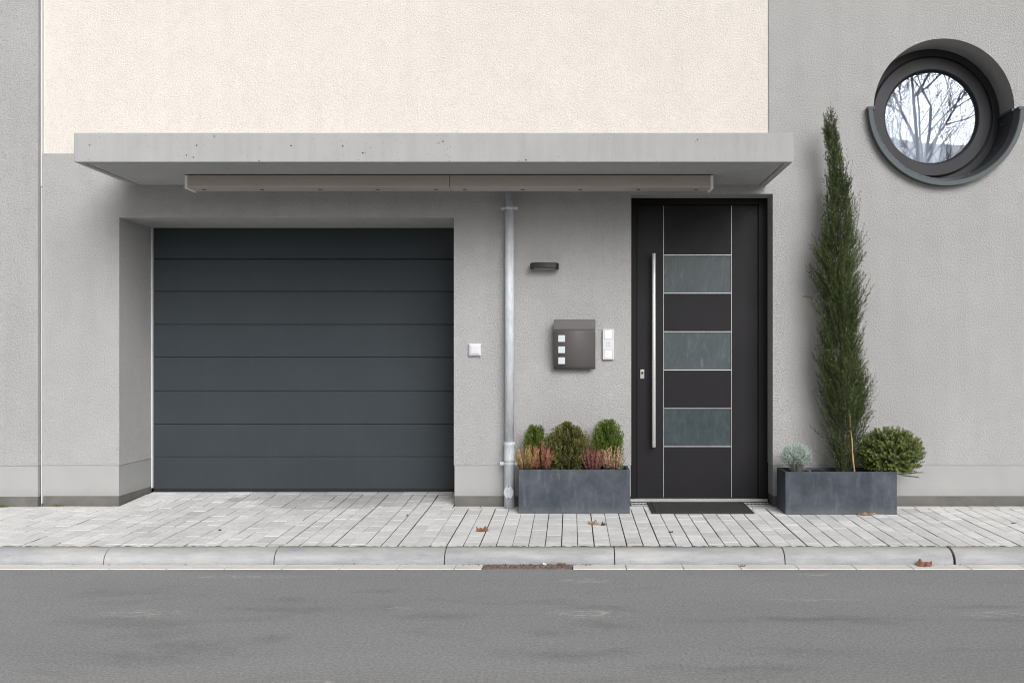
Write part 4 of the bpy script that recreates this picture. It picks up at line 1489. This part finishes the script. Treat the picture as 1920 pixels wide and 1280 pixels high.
def build_cane():
    Y = YP2 + 0.07
    a, b = Vector((PX(1602.5, Y), Y, ZS2 - 0.02)), Vector((PX(1592, Y), Y, PZ(764, Y)))
    t = thing('bamboo_cane', (a.x, a.y, ZS2), 'thin yellow bamboo cane standing between cypress and bush', 'cane')
    bm = NB()
    n = 14
    pts, rad = [], []
    for k in range(n + 1):
        pts.append(a.lerp(b, k / n) + Vector((0.002 * math.sin(k * 1.1), 0, 0)))
        rad.append(0.0062 - 0.0022 * k / n + (0.0012 if k % 4 == 0 else 0))
    tube(bm, pts, rad, 10)
    obj('stalk', bm, m_cane, t, 0, True)
    bm = NB()
    p = Vector((PX(1521, Y), YP2 + 0.05, ZS2 - 0.01))
    tube(bm, [p, p + Vector((-0.016, 0, 0.045))], [0.004, 0.003], 8)
    o = obj('dry_stick', bm, m_cane)
    tag(o, 'short pale dry stick beside the silver shrub', 'stick')
build_cane()

# ------------------------------------------------------------------ fallen leaves and litter
def dead_leaf(label, px, py, L, W, rz, curl, m, seed, z_extra=0.0, yy=None, zz=None, group='fallen leaves on pavement and gutter'):
    rnd = random.Random(seed)
    # find the distance at which this point lies on the paving
    if yy is None:
        y = -0.8
        for _ in range(30):
            z = pave_z(y)
            y = (CZ - z) * F / (py - 675.0) - CD
    else: y = yy
    z = (pave_z(y) if zz is None else zz) + 0.003 + z_extra
    x = PX(px, y)
    bm = NB()
    nu, nv = 12, 6
    g = []
    for i in range(nu + 1):
        u = i / nu
        w = W * (math.sin(math.pi * min(1, u * 0.96 + 0.02)) ** 0.75) * (1 + 0.30 * math.sin(u * 17 + seed)) * (1.15 - 0.5 * u)
        row = []
        for j in range(nv + 1):
            v = (j / nv - 0.5)
            lx, ly = (u - 0.5) * L, v * w
            lz = curl * (v + 0.5) ** 2 * W * (0.60 + 0.25 * math.sin(u * 9 + seed)) + 0.22 * curl * W * (v + 0.5) * math.sin(u * 15 + seed * 2) + rnd.uniform(0, 0.002)
            row.append(bm.verts.new((lx, ly, lz)))
        g.append(row)
    for i in range(nu):
        for j in range(nv): bm.faces.new((g[i][j], g[i + 1][j], g[i + 1][j + 1], g[i][j + 1]))
    tube(bm, [Vector((L * 0.48, 0, 0.002)), Vector((L * 0.7, 0.004, 0.006))], [0.0012, 0.0008], 5)
    bmesh.ops.rotate(bm, verts=bm.verts, cent=(0, 0, 0), matrix=Matrix.Rotation(rz, 3, 'Z'))
    me = bpy.data.meshes.new('fallen_leaf')
    bm.to_mesh(me); bm.free()
    me.materials.append(m)
    for p in me.polygons: p.use_smooth = True
    o = bpy.data.objects.new('fallen_leaf', me)
    o.location = (x, y, z)
    C.objects.link(o)
    sm = o.modifiers.new('thickness', 'SOLIDIFY'); sm.thickness = 0.0006
    tag(o, label, 'leaf', group)
dead_leaf('russet curled leaf lying on the pavement left of the left planter', 904, 995.5, 0.075, 0.05, 0.15, 0.55, m_leaf_r, 1)
dead_leaf('tan rolled leaf lying on the pavement in front of the left planter', 1112, 982.5, 0.072, 0.05, -0.35, 0.5, m_leaf_t, 2)
dead_leaf('small dark crumpled leaf beside the tan leaf before the left planter', 1131.5, 984.5, 0.033, 0.03, 0.6, 0.8, m_leaf_d, 3)
dead_leaf('light brown leaf lying at the foot of the right planter', 1626, 965, 0.125, 0.06, 0.05, 0.28, m_leaf_t, 4)
dead_leaf('large reddish brown leaf in the gutter against the kerb', 1733, 1055, 0.088, 0.06, -0.1, 0.55, m_leaf_r, 5, 0.0, -1.695, -0.1165)
dead_leaf('tiny dark leaf on the pavement before the doormat', 1258, 998.5, 0.026, 0.016, 0.1, 0.5, m_leaf_d, 6)
dead_leaf('tiny brown leaf at the front edge of the doormat', 1293, 962.5, 0.020, 0.016, 0.4, 0.5, m_leaf_d, 7)
dead_leaf('tiny dark leaf on the pavement before the garage', 412, 994.5, 0.024, 0.015, -0.5, 0.6, m_leaf_d, 8)
dead_leaf('tiny brown leaf by the garage corner', 764, 967, 0.020, 0.016, 0.5, 0.6, m_leaf_r, 9)
dead_leaf('tiny black leaf on the pavement at the far right', 1900, 981.5, 0.036, 0.012, 0.1, 0.4, m_leaf_d, 10)
dead_leaf('rust red leaf scrap by the right end of the gully grate', 1052, 1053, 0.05, 0.028, 0.1, 0.3, m_leaf_r, 12, 0.0, -1.665, -0.1155)
dead_leaf('thin brown leaf scrap in the gutter below the doormat', 1393, 1058.5, 0.032, 0.016, 0.1, 0.3, m_leaf_r, 13, 0.0, -1.71, -0.1165)
bm = NB()
xp, yp = PX(1021, -1.68), -1.672
box(bm, xp - 0.011, xp + 0.011, yp - 0.006, yp + 0.006, -0.1145, -0.1035)
bmesh.ops.rotate(bm, verts=bm.verts, cent=(xp, yp, -0.11), matrix=Matrix.Rotation(0.35, 3, 'Y'))
tag(obj('paper_scrap', bm, m_paper, None, 0.002), 'small white crumpled paper scrap on the gully grate', 'litter')

def build_debris():
    rnd = random.Random(77)
    Lv = Leaves()
    for k in range(150):
        r = rnd.random()
        if r < 0.55: p = Vector((rnd.uniform(GX0 - 0.12, GX1 + 0.12), rnd.uniform(-1.69, -1.65), -0.1145))
        elif r < 0.8: p = Vector((rnd.uniform(-4.5, 3.6), rnd.uniform(-1.68, -1.65), -0.1155))
        else:
            y = rnd.choice((-0.012, -0.02)); p = Vector((rnd.choice((rnd.uniform(-4.4, gL), rnd.uniform(gR, dL), rnd.uniform(dR + 1.0, 3.4))), y, pave_z(y) + 0.002))
        Lv.leaf(p, Vector((rnd.uniform(-1, 1), rnd.uniform(-1, 1), rnd.uniform(0, 0.3))).normalized(), rnd.uniform(0.006, 0.02), rnd.uniform(0.004, 0.009), Vector((0, 0, 1)), rnd.random())
    e = Lv.build('leaf_litter', mk_foliage('litter_bits', (0.03, 0.018, 0.01), (0.28, 0.15, 0.09), 0.05), cam_o if False else house)
    e.parent = None
    tag(e, 'scattered brown leaf crumbs in gutter and along the wall foot', 'leaf litter', None, 'stuff')
build_debris()

def weed(label, px, n, seed):
    rnd = random.Random(seed)
    x, y = PX(px, -0.05), -0.05 if px < 70 else -0.015
    t = thing('weed', (x, y, 0), label, 'weed', 'weeds at the foot of the wall')
    Lv = Leaves()
    for k in range(n):
        p = Vector((x + rnd.gauss(0, 0.035), y - 0.004 + rnd.uniform(-0.006, 0.002), pave_z(y) + 0.001))
        d = Vector((rnd.uniform(-0.8, 0.8), rnd.uniform(-0.8, 0.1), rnd.uniform(0.4, 1.2))).normalized()
        Lv.leaf(p, d, rnd.uniform(0.010, 0.026), rnd.uniform(0.004, 0.008), rv(rnd), rnd.uniform(0.2, 0.9))
    Lv.build('foliage', m_thuja, t)
weed('tiny green weed at the wall foot by the left edge', 4, 60, 3)
weed('tiny green weed at the wall foot right of the white joint strip', 104, 26, 4)

# ------------------------------------------------------------------ bare trees across the street (mirrored in the round window)
def bare_tree(label, x, y, h, seed, r0, spread=0.55, depth=6):
    rnd = random.Random(seed)
    t = thing('bare_tree', (x, y, -0.13), label, 'tree', 'bare trees across the street')
    tb, cb = NB(), NB()
    def grow(bm, p, d, L, r, lev):
        n = 4
        pts, rad = [p], [r]
        for k in range(n):
            d = (d + rv(rnd) * 0.16 + Vector((0, 0, 0.05))).normalized()
            pts.append(pts[-1] + d * (L / n)); rad.append(max(0.006, r * (1 - 0.42 * (k + 1) / n)))
        tube(bm, pts, rad, 7 if lev < 2 else 4)
        if lev >= depth: return
        kids = 3 if lev < 1 else (4 if lev < 4 else 2)
        for c in range(kids):
            i = rnd.randint(2, n)
            ax = rv(rnd)
            nd = (d + (ax - d * ax.dot(d)).normalized() * spread * rnd.uniform(0.7, 1.5)).normalized()
            grow(cb, pts[i], nd, L * rnd.uniform(0.62, 0.84), rad[i] * rnd.uniform(0.6, 0.8), lev + 1)
    grow(tb, Vector((x, y, -0.2)), Vector((0, 0, 1)), h * 0.36, r0, 0)
    obj('trunk', tb, m_bark, t, 0, True)
    obj('crown', cb, m_bark, t, 0, True)
bare_tree('leafless street tree opposite the round window', 8.9, -14.5, 13.0, 4, 0.24, 0.75, 7)
bare_tree('smaller leafless tree standing behind the first one', 12.0, -29.0, 13.0, 9, 0.2, 0.75, 7)
